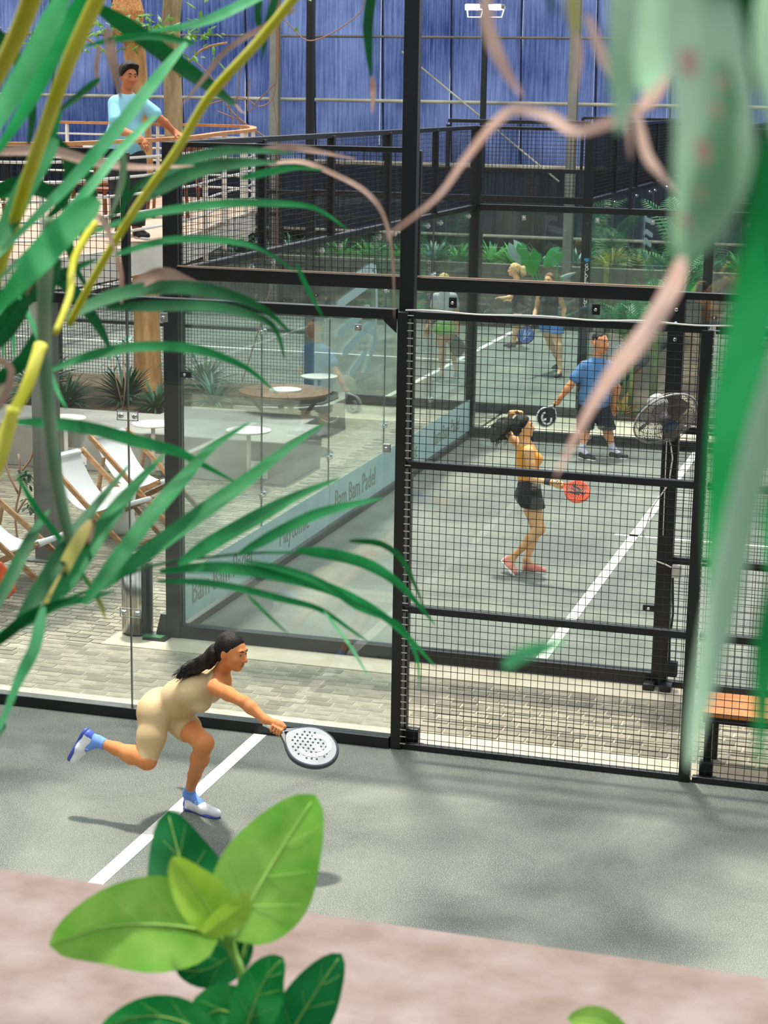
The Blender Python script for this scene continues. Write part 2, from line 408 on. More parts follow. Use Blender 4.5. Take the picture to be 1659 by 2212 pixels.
# --- middle court
f2 = thing('court_fence', 'black framed glass fence of the middle court facing the camera', 'fence', (-.5, 2.02, 0))
o = (-2.5, 2.02)
post(f2, o, DX, -.005, 0, 4.02, .125, .125); post(f2, o, DX, 4, 0, 3.03, .12, .1)
gpane(f2, o, DX, .06, 2, .1, 2.96); gpane(f2, o, DX, 2, 3.94, .1, 2.96)
rail(f2, o, DX, .05, 3.95, 3.0, .1, .09); rail(f2, o, DX, .05, 3.95, .055, .11, .1, name='bottom_channel')
wmesh(f2, o, DX, .06, 1.97, 3.05, 4.0); rail(f2, o, DX, .05, 2.0, 4.0, .04, .05); post(f2, o, DX, 2.0, 3.0, 4.0, .05, .05)
lr = MB(); lr.bevbox((-.5, 1.965, 3.06), (3.9, .012, .012), .003); lr.build('top_lip', mat('lip_tan', 'a88a70', .4, .4), f2)
for s in (4.06, 6.0):
    wmesh(f2, o, DX, s, s+1.9, .03, 3.0)
    for z in (.02, 1.0, 2.0, 3.0): rail(f2, o, DX, s-.02, s+1.96, z, .055, .05)
    post(f2, o, DX, s+1.92, 0, 3.0, .075, .08)
for s in (.35, 2.3, 3.4): clamp(f2, o, DX, s, 2.87, -.03, .06, .08)
clamp(f2, o, DX, .12, 2.2, -.06, .1, .05); clamp(f2, o, DX, 3.9, .62, -.05, .09, .05)
gusset(f2, o, DX, 3.94, 2.95, -1, w=.14)
g = MB(); g.prism([(-2.66, 1.95, 0), (-2.56, 1.95, 0), (-2.56, 1.95, .2), (-2.61, 1.95, .2)], (0, 0, 0), (0, .1, 0)); g.bevbox((-2.62, 1.93, .012), (.2, .22, .02), .003)
g.build('base_bracket', black, f2)
g = MB(); g.bevbox((-2.64, 1.87, .028), (.17, .08, .012), .003); g.build('foot_plate', mat('green_plate', '2c6b3f', .5), f2)
for sx in (-.06, .07):
    g = MB(); g.bevbox((1.5+sx, 1.9, .03), (.09, .12, .05), .01); g.build('base_bracket', black, f2)
for z in (2.9, 2.8, 2.68):
    g = MB(); g.lathe([(.014, -.01), (.014, .008), (.007, .012)], (1.5, 1.965, z), 10, Matrix.Rotation(math.pi/2, 3, 'X')); g.build('bolt', chrome, f2)
# back glass wall running away from the camera
f3 = thing('glass_wall', 'glass end wall of the middle court with a pale lettered band running away along its foot', 'glass wall', (-2.5, 7, 0))
o = (-2.5, 2.08); NS = 5; PL = (11.95-2.08)/5
for i in range(NS):
    gpane(f3, o, DY, i*PL+.0, (i+1)*PL, .06, 2.97)
    fb = MB(); fb.b2((-2.49, 2.08+i*PL+.006, .09), (-2.487, 2.08+(i+1)*PL-.006, .50)); fb.build('frosted_band', frost, f3)
    if i < 4:
        for z in (2.3, .8): plate2(f3, o, DY, (i+1)*PL, z, -.014)
for i in range(1, NS+1):
    wmesh(f3, o, DY, (i-1)*PL, i*PL, 3.05, 4.0)
    if i < NS: post(f3, o, DY, i*PL, 3.0, 4.0, .07, .07)
    clamp(f3, o, DY, i*PL-.3, 2.9, -.015, .05, .06, zinc); clamp(f3, o, DY, i*PL-1.7, 2.9, -.015, .05, .06, zinc)
rail(f3, o, DY, -.02, 9.9, 3.0, .06, .07); rail(f3, o, DY, -.02, 9.9, 4.0, .05, .05); rail(f3, o, DY, 0, 9.87, .03, .07, .08, name='bottom_channel')
# far side fence
f4 = thing('court_fence', 'black framed glass fence on the far side of the middle court', 'fence', (-.5, 12, 0))
o = (-2.5, 12.0)
post(f4, o, DX, 0, 0, 4.02, .12, .12); post(f4, o, DX, 4, 0, 3.0, .1, .1); post(f4, o, DX, 2, 3.0, 4, .04, .05)
gpane(f4, o, DX, .06, 2, .13, 2.96); gpane(f4, o, DX, 2, 3.94, .13, 2.96)
wmesh(f4, o, DX, .06, 1.97, 3.0, 4.0); rail(f4, o, DX, .05, 3.95, 3.0, .08, .08); rail(f4, o, DX, .05, 2.0, 4.0, .04, .05)
rail(f4, o, DX, 0, 4, .065, .13, .1, name='bottom_channel')
for s in (4.06, 6.0): 
    wmesh(f4, o, DX, s, s+1.9, .03, 3.0)
    for z in (.02, 1.0, 2.0, 3.0): rail(f4, o, DX, s-.02, s+1.96, z, .055, .05)
for s, z in ((.65, 2.88), (2.3, 2.88), (1.6, 2.88), (3.5, 2.88)): clamp(f4, o, DX, s, z, -.012, .05, .06, zinc)
plate2(f4, o, DX, 2, 1.3, -.012)
# --- far left court
f5 = thing('court_fence', 'black fence along the front of the far left court, glass at its right end', 'fence', (-5.4, 14, 0))
o = (-1.4, 14.0); DM = (-1, 0)
p_gold = post(f5, o, DX, 0, 0, 4.02, .12, .12); post(f5, o, DX, -4, 0, 3.0, .09, .1); post(f5, o, DX, -2, 3.0, 4.0, .05, .05)
gpane(f5, o, DX, -2, -.06, .13, 2.96); gpane(f5, o, DX, -3.94, -2, .13, 2.96)
wmesh(f5, o, DX, -1.97, -.06, 3.05, 4.05); rail(f5, o, DX, -2, 0, 4.05, .05); rail(f5, o, DX, -4, 0, 3.0, .09, .08)
rail(f5, o, DX, -4, 0, .065, .13, .1, name='bottom_channel')
for i in range(5):
    s = -6-2*i
    wmesh(f5, o, DX, s, s+1.94, .03, 3.0, .006); post(f5, o, DX, s, 0, 3.0, .08, .08)
    for z in (.03, 1.0, 2.0, 3.0): rail(f5, o, DX, s, s+1.96, z, .05, .05)
clamp(f5, o, DX, -3.9, 1.55, -.03, .08, .05)
f6 = thing('court_fence', 'black fence along the back of the far left court', 'fence', (-5.4, 24, 0))
o = (-1.4, 24.0)
post(f6, o, DX, 0, 0, 4.0, .1, .1); post(f6, o, DX, -4, 0, 3.0, .09, .1)
gpane(f6, o, DX, -2, -.06, .13, 2.96); gpane(f6, o, DX, -3.94, -2, .13, 2.96); wmesh(f6, o, DX, -1.97, -.06, 3.05, 4.0, .008, .06)
rail(f6, o, DX, -4, 0, 3.0, .07, .07); rail(f6, o, DX, -2, 0, 4.0, .05); rail(f6, o, DX, -4, 0, .05, .1, .1, name='bottom_channel'); post(f6, o, DX, -2, 3.0, 4.0, .05, .05)
for i in range(7):
    s = -6-2*i
    wmesh(f6, o, DX, s, s+1.94, .03, 3.0, .007, .1); post(f6, o, DX, s, 0, 3.0, .08, .08)
    for z in (.03, 1.0, 2.0, 3.0): rail(f6, o, DX, s, s+1.96, z, .05, .05)
def endwall(label, X, Y0, Y1, off):
    r = thing('glass_wall', label, 'glass wall', (X, (Y0+Y1)/2, 0)); o = (X, Y0); L = (Y1-Y0)/5
    for i in range(5):
        gpane(r, o, DY, i*L, (i+1)*L, .06, 2.97)
        fb = MB(); fb.b2((X+off-.002, Y0+i*L+.006, .09), (X+off+.002, Y0+(i+1)*L-.006, .5)); fb.build('frosted_band', frost, r)
        wmesh(r, o, DY, i*L, (i+1)*L, 3.05, 4.0, .007)
        if i: post(r, o, DY, i*L, 3.0, 4.0, .07, .07)
        for s in (.3, 1.7): clamp(r, o, DY, i*L+s, 2.88, .015, .05, .05, zinc)
    rail(r, o, DY, 0, Y1-Y0, 3.0, .06, .07); rail(r, o, DY, 0, Y1-Y0, 4.0, .05, .05); rail(r, o, DY, 0, Y1-Y0, .03, .07, .08, name='bottom_channel')
    return r
f7 = endwall('glass end wall of the far left court running away behind the man in blue', -1.4, 14.06, 23.95, -.012)
f8 = endwall('glass end wall of the far right court, mostly behind the blurred leaves', .28, 14.06, 23.95, .012)
f9 = thing('court_fence', 'black fence along the front of the far right court, at the right edge', 'fence', (2.28, 14, 0))
o = (.28, 14.0)
post(f9, o, DX, 0, 0, 4.02, .12, .12); gpane(f9, o, DX, .06, 2, .13, 2.96); gpane(f9, o, DX, 2, 3.94, .13, 2.96)
wmesh(f9, o, DX, .06, 1.97, 3.05, 4.0); rail(f9, o, DX, 0, 4, 3.0, .09, .08); rail(f9, o, DX, 0, 2, 4.0, .05); rail(f9, o, DX, 0, 4, .065, .13, .1, name='bottom_channel')
clamp(f9, o, DX, .12, 1.5, -.03, .08, .05)
# net of the far left court
nt_ = thing('court_net', 'dark tennis style net across the far left court', 'net', (-11.4, 19, 0))
m_ = MB(); m_.b2((-11.41, 14.3, .84), (-11.39, 23.7, .9)); m_.build('top_tape', line_m, nt_)
inst('net_mesh', wire_mesh_data(9.4, .84, .006, .1), (-11.4, 14.3, .0), nt_, Matrix.Rotation(math.pi/2, 4, 'Z'), kind='stuff')
for y in (14.25, 23.75):
    m_ = MB(); m_.bevbox((-11.4, y, .46), (.08, .08, .92), .006); m_.build('post', black, nt_)

# ---- lettering on the glass
def text_part(name, s, size, M4, m, parent, ext=.001):
    cu = bpy.data.curves.new(name, 'FONT'); cu.body = s; cu.size = size; cu.extrude = ext; cu.resolution_u = 2
    tmp = bpy.data.objects.new('t', cu); col.objects.link(tmp)
    me = bpy.data.meshes.new_from_object(tmp.evaluated_get(bpy.context.evaluated_depsgraph_get()))
    bpy.data.objects.remove(tmp); me.materials.clear(); me.materials.append(m)
    o = bpy.data.objects.new(name, me); col.objects.link(o); o.parent = parent; o.matrix_basis = wm(parent).inverted() @ M4; WORLDM[o.name] = M4; return o
# plane X=-2.5 seen from +X: text runs along +Y, faces +X
RT = Matrix(((0, 0, 1, 0), (1, 0, 0, 0), (0, 1, 0, 0), (0, 0, 0, 1)))
for s, y, sz in (('Bam Bam Padel', 2.32, .30), ('Playtomic', 4.5, .29), ('Bam Bam Padel', 6.2, .30), ('Playtomic', 8.5, .29), ('Bam Bam Padel', 10.1, .27)):
    text_part('lettering', s, sz, Matrix.Translation((-2.484, y, .2)) @ RT @ Matrix.Diagonal((.78, 1, 1, 1)), film_txt, f3)
# emblem: slanted rounded bars joined by a curved stem
def emblem(root, M4, s=1.0):
    mb = MB(); zo = [0]
    def bar(x0, y0, x1, y1, w):
        n = 7; P = []
        for (cx, cy, a0) in ((x0, y0, math.pi/2), (x1, y1, -math.pi/2)):
            dx, dy = x1-x0, y1-y0; ang = math.atan2(dy, dx)
            for k in range(n): 
                a = ang+a0+math.pi*k/(n-1); P.append((cx+math.cos(a)*w/2, cy+math.sin(a)*w/2, 0))
        zo[0] += .00025; mb.prism([Vector((p[0], p[1], zo[0]))*s for p in P], (0, 0, 0), (0, 0, .002))
    bar(0.25, .95, .72, 1.06, .12); bar(-.02, .60, .62, .78, .15); bar(.0, .12, .62, .36, .16); bar(.12, -.22, .66, .06, .16)
    bar(.28, -.62, .56, -.40, .13)
    arc = [(.80+.06*math.sin(t*math.pi), 1.06-1.35*t) for t in [i/10 for i in range(11)]]
    for i in range(10): bar(arc[i][0], arc[i][1], arc[i+1][0], arc[i+1][1], .055)
    for y0, y1 in ((1.03, .86), (.36, .30), (.02, -.12)): bar(.60, y0, .82, y1, .09)
    for i in range(6):
        t = i/6; t2 = (i+1)/6
        bar(.84-.22*t, -.2-.5*t, .84-.22*t2, -.2-.5*t2, .09)
    me = mb.mesh('emblem', film_logo); o = bpy.data.objects.new('emblem', me); col.objects.link(o); o.parent = root
    o.matrix_basis = wm(root).inverted() @ M4; WORLDM[o.name] = M4
emblem(f3, Matrix.Translation((-2.486, 6.35, 1.95)) @ RT @ Matrix.Diagonal((1.45, .62, 1, 1)))
RTm = Matrix(((0, 0, 1, 0), (1, 0, 0, 0), (0, 1, 0, 0), (0, 0, 0, 1)))
emblem(f7, Matrix.Translation((-1.386, 19.9, 2.1)) @ RTm @ Matrix.Diagonal((-1.0, .45, 1, 1)))
gold_m = mat('white_letters', 'eef2f4', .5)
GP = Matrix.Rotation(math.pi/2, 4, 'X')
z = 2.165
for ch in 'GOLDEN POINT':
    if ch != ' ':
        text_part('lettering', ch, .066, Matrix.Translation((-1.40, 13.935, z-.05)) @ GP, gold_m, p_gold, .002)
    z -= .0495
m_ = MB(); m_.prism([(-1.41, 13.935, 2.235), (-1.345, 13.935, 2.235), (-1.345, 13.935, 2.20), (-1.385, 13.935, 2.175), (-1.385, 13.935, 2.20), (-1.41, 13.935, 2.20)], (0, 0, 0), (0, -.004, 0))
m_.build('blue_mark', mat('mark_blue', '2f7fb0', .5), p_gold)
m_ = MB(); m_.b2((-1.41, 13.93, z-.01), (-1.34, 13.936, z+.002)); m_.build('blue_bar', MATS['mark_blue'], p_gold)

# ================================================================== hall back wall
def sheet_mat(name, a, b, tr, dark):
    m = bpy.data.materials.new(name); m.use_nodes = True; nt = m.node_tree; nt.nodes.clear(); N = nt.nodes.new; L = nt.links.new
    out = N('ShaderNodeOutputMaterial'); df = N('ShaderNodeBsdfPrincipled'); df.inputs['Roughness'].default_value = .35
    t = N('ShaderNodeBsdfTranslucent'); mx = N('ShaderNodeMixShader'); mx.inputs[0].default_value = tr
    tc = N('ShaderNodeTexCoord'); mp = N('ShaderNodeMapping'); mp.inputs['Scale'].default_value = (9, 1, .35); L(tc.outputs['Object'], mp.inputs[0])
    n1 = N('ShaderNodeTexNoise'); n1.inputs['Scale'].default_value = 2.2; n1.inputs['Detail'].default_value = 8; n1.inputs['Roughness'].default_value = .7; L(mp.outputs[0], n1.inputs['Vector'])
    n2 = N('ShaderNodeTexNoise'); n2.inputs['Scale'].default_value = .55; n2.inputs['Detail'].default_value = 7; L(tc.outputs['Object'], n2.inputs['Vector'])
    ad = N('ShaderNodeMath'); ad.operation = 'MULTIPLY_ADD'; ad.inputs[1].default_value = .55; L(n1.outputs['Fac'], ad.inputs[0])
    ml = N('ShaderNodeMath'); ml.operation = 'MULTIPLY'; ml.inputs[1].default_value = .55; L(n2.outputs['Fac'], ml.inputs[0]); L(ml.outputs[0], ad.inputs[2])
    r = N('ShaderNodeValToRGB'); r.color_ramp.elements[0].position = .42; r.color_ramp.elements[1].position = .72
    r.color_ramp.elements[0].color = lin(a); r.color_ramp.elements[1].color = lin(b); L(ad.outputs[0], r.inputs[0])
    L(r.outputs[0], df.inputs['Base Color']); L(r.outputs[0], t.inputs[0]); L(df.outputs[0], mx.inputs[1]); L(t.outputs[0], mx.inputs[2]); L(mx.outputs[0], out.inputs[0]); return m
sh_blue = sheet_mat('blue_corrugated_sheet', '20356c', '8193c2', .40, 0)
sh_navy = sheet_mat('navy_mesh_screen', '0d1220', '27344c', .2, 0)
def corrugated(x0, x1, z0, z1, y, pitch=.11, amp=.018, m=None, name='sheet', parent=None):
    n = int((x1-x0)/pitch*4); vs = []; fs = []
    for i in range(n+1):
        x = x0+(x1-x0)*i/n; yy = y+amp*math.sin(2*math.pi*(x-x0)/pitch)
        vs += [(x, yy, z0), (x, yy, z1)]
    for i in range(n): fs.append((2*i, 2*i+2, 2*i+3, 2*i+1))
    mb = MB(); mb.add(vs, fs); return mb.build(name, m, parent)
WY = 30.0
# blue translucent cladding: one long wall, its sheets are parts
wb = bpy.data.objects.new('wall_back', None); link(wb); tag(wb, 'tall blue translucent corrugated wall at the back', kind='structure')
xs = [-27+1.62*i for i in range(24)]
for i in range(len(xs)-1):
    corrugated(xs[i], xs[i+1], 2.85+rnd.uniform(-.03, .03), 9.5, WY, m=sh_blue, name='cladding_sheet', parent=wb)
    corrugated(xs[i], xs[i+1], 1.32, 2.86, WY+.1, .2, .02, sh_navy, 'screen_panel', wb)
    st = MB(); jx = rnd.uniform(-.04, .04)
    st.tube([(xs[i]+jx+.12*math.exp(-(z-2.6)*.6), WY-.05-.02*math.sin(z), z) for z in (2.6, 3.0, 3.4, 4, 5, 6.5, 8, 9.5)], .045, 6, flat=.4)
    st.build('batten', mat('dark_batten', '131a33', .6), wb)
for z, m_, r_ in ((5.62, 'rust_pipe', .03), (4.22, 'cream_pipe', .04), (2.84, 'cream_pipe', .05), (1.30, 'cream_pipe', .035), (7.0, 'rust_pipe', .03)):
    mt = mat(m_, '7d7068' if m_ == 'rust_pipe' else 'c9c1a6', .5, var='5f5854' if m_ == 'rust_pipe' else '8e8a7c', scale=1.2)
    p = MB(); p.tube([(-27, WY-.14, z), (12, WY-.14, z)], r_, 8); p.build('girt_pipe', mt, wb)
lw = MB(); lw.b2((-27, 26.0, 0), (12, 26.25, 1.02)); tag(lw.build('wall_low', concrete_d), 'low grey concrete planter wall behind the far courts', kind='structure')
lw = MB(); lw.b2((-27, 26.25, 0), (12, 29.8, .85)); tag(lw.build('floor', gapm), 'raised soil bed behind the low wall', kind='structure')
br = MB(); br.tube([(-8.6, WY-.3, 5.3), (-4.95, WY-.3, 2.55)], .022, 6); br.build('brace_rod', mat('cream_pipe', 'c9c1a6'), wb)
bb = MB(); bb.tube([(-8.2, WY-.2, 5.9), (-9.9, WY-.2, 4.3)], .01, 5)
for x, y, lab in ((-10.15, 25.7, 'taupe steel column in front of the blue wall, left of the tall near pole'), (-3.93, 25.7, 'taupe steel column in front of the blue wall, right of the lit lamp')):
    c = thing('steel_column', lab, 'column', (x, y, 0)); m_ = MB()
    m_.b2((x-.09, y-.09, 0), (x+.09, y-.08, 9.4)); m_.b2((x-.09, y+.08, 0), (x+.09, y+.09, 9.4)); m_.b2((x-.05, y-.08, 0), (x+.05, y+.08, 9.4)); m_.build('shaft', grey_pt, c)
    m_ = MB(); m_.bevbox((x, y, .01), (.3, .3, .02), .004); m_.build('base_plate', grey_pt, c)
# concrete ledge in front of the camera
led_m = mat('ledge_concrete', '877974', .85, var='6b574c', scale=9, bump=.35, bscale=28, lo=.3, hi=.75)
nt = led_m.node_tree
lg = MB(); lg.bevbox((1.5, -9.42, 2.93), (9, .62, .24), .012)
tag(lg.build('wall_near', led_m), 'pinkish concrete ledge of the viewing platform along the bottom of the picture', kind='structure')

# the hall's other walls, behind and beside the camera
hw_m = mat('hall_wall_dark', '3a3d40', .9, var='2e3133', scale=.6)
m_ = MB(); m_.b2((-27, -15.2, 0), (16, -15, 9)); tag(m_.build('wall_front', hw_m), 'plain dark wall behind the viewing platform', kind='structure')
m_ = MB(); m_.b2((15.8, -15, 0), (16, 30, 9)); tag(m_.build('wall_right', hw_m), 'plain wall along the right side of the hall', kind='structure')
m_ = MB(); m_.b2((-27.2, -15, 0), (-27, 30, 9)); tag(m_.build('wall_left', hw_m), 'plain wall along the left side of the hall', kind='structure')

m_ = MB(); m_.b2((-3, -9.72, -.2), (6, -9.4, 2.82)); tag(m_.build('wall_base', hw_m), 'dark recessed wall under the ledge', kind='structure')
# ================================================================== people: smooth distance-field bodies turned into one surface each
def snet(F, org, h):
    """surface nets: mesh of F<0 ; returns verts, quads"""
    S = F < 0
    c = S[:-1, :-1, :-1].astype(np.int8)
    tot = np.zeros_like(c)
    for i in (0, 1):
        for j in (0, 1):
            for k in (0, 1):
                tot += S[i:S.shape[0]-1+i, j:S.shape[1]-1+j, k:S.shape[2]-1+k]
    act = (tot > 0) & (tot < 8)
    ids = -np.ones(act.shape, np.int64); cells = np.argwhere(act); ids[act] = np.arange(len(cells))
    acc = np.zeros((len(cells), 3)); cnt = np.zeros(len(cells))
    cor = [(i, j, k) for i in (0, 1) for j in (0, 1) for k in (0, 1)]
    V = [F[cells[:, 0]+i, cells[:, 1]+j, cells[:, 2]+k] for i, j, k in cor]
    for a in range(8):
        for b in range(a+1, 8):
            d = [abs(cor[a][t]-cor[b][t]) for t in range(3)]
            if sum(d) != 1: continue
            m = (V[a] < 0) != (V[b] < 0); t = V[a][m]/(V[a][m]-V[b][m])
            pa = np.array(cor[a], float); pb = np.array(cor[b], float)
            acc[m] += pa+(pb-pa)*t[:, None]; cnt[m] += 1
    verts = org + (cells+acc/cnt[:, None])*h
    quads = []
    for ax in range(3):
        o1, o2 = [(1, 2), (2, 0), (0, 1)][ax]
        s0 = [slice(None)]*3; s1 = [slice(None)]*3; s0[ax] = slice(0, -1); s1[ax] = slice(1, None)
        A = S[tuple(s0)]; B = S[tuple(s1)]; E = np.argwhere(A != B)
        ok = (E[:, o1] > 0) & (E[:, o2] > 0) & (E[:, o1] < S.shape[o1]-1) & (E[:, o2] < S.shape[o2]-1); E = E[ok]
        q = []
        for d1, d2 in ((-1, -1), (0, -1), (0, 0), (-1, 0)):
            C = E.copy(); C[:, o1] += d1; C[:, o2] += d2; q.append(ids[C[:, 0], C[:, 1], C[:, 2]])
        q = np.stack(q, 1); fl = A[tuple(E.T)]
        q[~fl] = q[~fl][:, ::-1]; quads.append(q)
    return verts, np.concatenate(quads)

def N_(v): v = np.asarray(v, float); return v/np.linalg.norm(v)
def cone(a, b, ra, rb): return ('c', np.array(a, float), np.array(b, float), ra, rb)
def ell(c, r, R=None): return ('e', np.array(c, float), np.array(r, float), np.eye(3) if R is None else np.array(R, float))   # rows of R = axes
def frame(up, fwd):
    u = N_(up); f = np.asarray(fwd, float); f = N_(f-u*np.dot(f, u)); l = np.cross(u, f); return np.array([l, f, u])   # left, forward, up
def prim_eval(p, X):
    if p[0] == 'c':
        _, a, b, ra, rb = p; d = b-a; L2 = d@d; t = np.clip(((X-a)@d)/L2, 0, 1); return np.linalg.norm(X-a-t[..., None]*d, axis=-1)-(ra+(rb-ra)*t)
    _, c, r, R = p; Y = ((X-c)@R.T)/r; k = np.linalg.norm(Y, axis=-1); k2 = np.linalg.norm(Y/r, axis=-1); return k*(k-1)/np.maximum(k2, 1e-6)
def prim_bb(p):
    if p[0] == 'c': return np.minimum(p[1]-p[3], p[2]-p[4]), np.maximum(p[1]+p[3], p[2]+p[4])
    m = max(p[2]); return p[1]-m, p[1]+m
def field(prims, h, off=0.0, k=.03, cuts=(), sub=(), noise=None, cutk=.0, extra=()):
    """prims = list of (prim, k) or prim ; returns F, origin"""
    P = [(p if isinstance(p[0], tuple) else (p, k)) for p in prims]
    EX = [([(p if isinstance(p[0], tuple) else (p, k)) for p in pr], ct) for pr, ct in extra]
    bbs = [prim_bb(p) for p, _ in P+[q for pr, _ in EX for q in pr]]; mar = off+.05
    lo = np.min([b[0] for b in bbs], 0)-mar; hi = np.max([b[1] for b in bbs], 0)+mar
    n = np.ceil((hi-lo)/h).astype(int)+1
    F = np.full(n, 1.0, np.float32)
    def acc_(F, P):
      for (p, kk) in P:
        b0, b1 = prim_bb(p)
        m = kk+off+.03
        i0 = np.maximum(((b0-m-lo)/h).astype(int), 0); i1 = np.minimum(((b1+m-lo)/h).astype(int)+2, n)
        g = np.stack(np.meshgrid(*[lo[t]+np.arange(i0[t], i1[t])*h for t in range(3)], indexing='ij'), -1)
        d = prim_eval(p, g); sl = tuple(slice(i0[t], i1[t]) for t in range(3)); f = F[sl]
        hh = np.clip(.5+.5*(f-d)/kk, 0, 1); F[sl] = f+(d-f)*hh-kk*hh*(1-hh)
      return F
    F = acc_(F, P)
    if EX:
        g = np.stack(np.meshgrid(*[lo[t]+np.arange(n[t])*h for t in range(3)], indexing='ij'), -1)
        for pr, ct in EX:
            E = acc_(np.full(n, 1.0, np.float32), pr)
            for (c, nn) in ct: E = np.maximum(E, (g-np.asarray(c))@N_(nn)+off)
            hh = np.clip(.5+.5*(F-E)/.03, 0, 1); F = F+(E-F)*hh-.03*hh*(1-hh)
    for p, kk in sub:
        b0, b1 = prim_bb(p); m = kk+.02
        i0 = np.maximum(((b0-m-lo)/h).astype(int), 0); i1 = np.minimum(((b1+m-lo)/h).astype(int)+2, n)
        if (i1 <= i0).any(): continue
        g = np.stack(np.meshgrid(*[lo[t]+np.arange(i0[t], i1[t])*h for t in range(3)], indexing='ij'), -1)
        d = -prim_eval(p, g); sl = tuple(slice(i0[t], i1[t]) for t in range(3)); f = F[sl]
        hh = np.clip(.5-.5*(f-d)/kk, 0, 1); F[sl] = f+(d-f)*hh+kk*hh*(1-hh)
    F -= off
    if noise or cuts:
        g = np.stack(np.meshgrid(*[lo[t]+np.arange(n[t])*h for t in range(3)], indexing='ij'), -1)
        if noise: F += noise(g)
        for (c, nn) in cuts: F = np.maximum(F, (g-np.asarray(c))@N_(nn))
    return F, lo
def sdf_part(name, prims, h, m, parent, faces_mat=None, label=None, **kw):
    F, lo = field(prims, h, **kw); v, q = snet(F, lo, h)
    me = bpy.data.meshes.new(name); me.from_pydata(v.tolist(), [], q.tolist())
    ms = m if isinstance(m, (list, tuple)) else [m]
    for x in ms: me.materials.append(x)
    me.polygons.foreach_set('use_smooth', [True]*len(me.polygons))
    if faces_mat is not None:
        fc = v[q].mean(1); me.polygons.foreach_set('material_index', faces_mat(fc).astype(np.int32))
    me.update(); o = bpy.data.objects.new(name, me); link(o, parent); return tag(o, label)

def skin_mat(name, c, c2):
    m = mat(name, c, .62, var=c2, scale=7, lo=.3, hi=.7, spec=.3)
    b = m.node_tree.nodes['Principled BSDF']; b.inputs['Subsurface Weight'].default_value = .12; b.inputs['Subsurface Radius'].default_value = (.02, .008, .004)
    b.inputs['Subsurface Scale'].default_value = 1.0; return m
eye_w = mat('eye_white', '94806f', .5); eye_d = mat('eye_dark', '20140e', .15); lip_m = mat('lips', 'b2604f', .4)
hair_blk = mat('hair_black', '0f0b0a', .5, var='211915', scale=22, bump=.35, bscale=120, spec=.25)
hair_bln = mat('hair_blond', 'c99a56', .5, var='f0d69a', scale=25, bump=.6, bscale=120)
hair_brn = mat('hair_brown', '5b3a22', .5, var='8a6238', scale=25, bump=.5, bscale=120)

def head_prims(c, look, up, s, wd=1.0):
    R = frame(up, look); l, f, u = R; c = np.asarray(c)
    P = lambda a, b, z: c+(l*a+f*b+u*z)*s
    pr = [(ell(P(0, -.012, .022), np.array([.073*wd, .092, .085])*s, R), .02),
          (ell(P(0, .022, -.035), np.array([.060*wd, .066, .075])*s, R), .03),
          (ell(P(0, .058, -.088), np.array([.026, .024, .020])*s, R), .025),           # chin
          (cone(P(0, .083, .012), P(0, .104, -.026), .0085*s, .0125*s), .012),         # nose bridge to tip
          (cone(P(-.011, .090, -.030), P(.011, .090, -.030), .009*s, .009*s), .008),
          (cone(P(-.032, .074, .030), P(.032, .074, .030), .011*s, .011*s), .014),     # brow
          (ell(P(0, .084, -.056), np.array([.024, .011, .0065])*s, R), .006), (ell(P(0, .082, -.067), np.array([.021, .011, .007])*s, R), .006)]
    for sx in (-1, 1):
        pr += [(ell(P(sx*.042, .055, -.022), np.array([.022, .022, .022])*s, R), .02),
               (ell(P(sx*.075*wd, -.012, -.008), np.array([.010, .018, .030])*s, R), .008)]
    sub = [(ell(P(sx*.030, .094, .010), np.array([.015, .011, .0075])*s, R), .008) for sx in (-1, 1)]
    lips = (P(0, .088, -.061), np.array([.025, .02, .013])*s, R)
    eyes = [P(sx*.030, .0715, .008) for sx in (-1, 1)]
    brows = [(P(sx*.016, .089, .031), P(sx*.045, .078, .033)) for sx in (-1, 1)]
    return pr, sub, lips, eyes, brows, R, P

def grip_hand(W, G, A, s=1.0, flip=1):
    """fingers wrapped round a handle of axis A through G, coming from wrist W"""
    A = N_(A); e1 = (W-G)-A*np.dot(W-G, A); e1 = N_(e1) if np.linalg.norm(e1) > .004 else N_(np.cross(A, (0, 0, 1)))
    e2 = np.cross(A, e1)*flip; r = .027*s
    C = lambda t, a: G+A*t*s+(e1*math.cos(math.radians(a))+e2*math.sin(math.radians(a)))*r
    pr = [(cone(W, G+e1*.034*s, .024*s, .026*s), .03), (cone(G+e1*.036*s-A*.028*s, G+e1*.034*s+A*.03*s, .019*s, .018*s), .02)]
    for t, rr, am in ((-.033, .0082, 225), (-.011, .0092, 250), (.011, .0094, 255), (.032, .0090, 240)):
        an = [15, 75, 135, 190, am]
        for i in range(4): pr.append((cone(C(t, an[i]), C(t+.002, an[i+1]), rr*s*(1-.06*i), rr*s*(1-.06*(i+1))), .005))
    th = [(.0, -25), (.028, -75), (.048, -130)]
    for i in range(2): pr.append((cone(C(*th[i]), C(*th[i+1]), .0115*s, .0105*s), .008))
    return pr
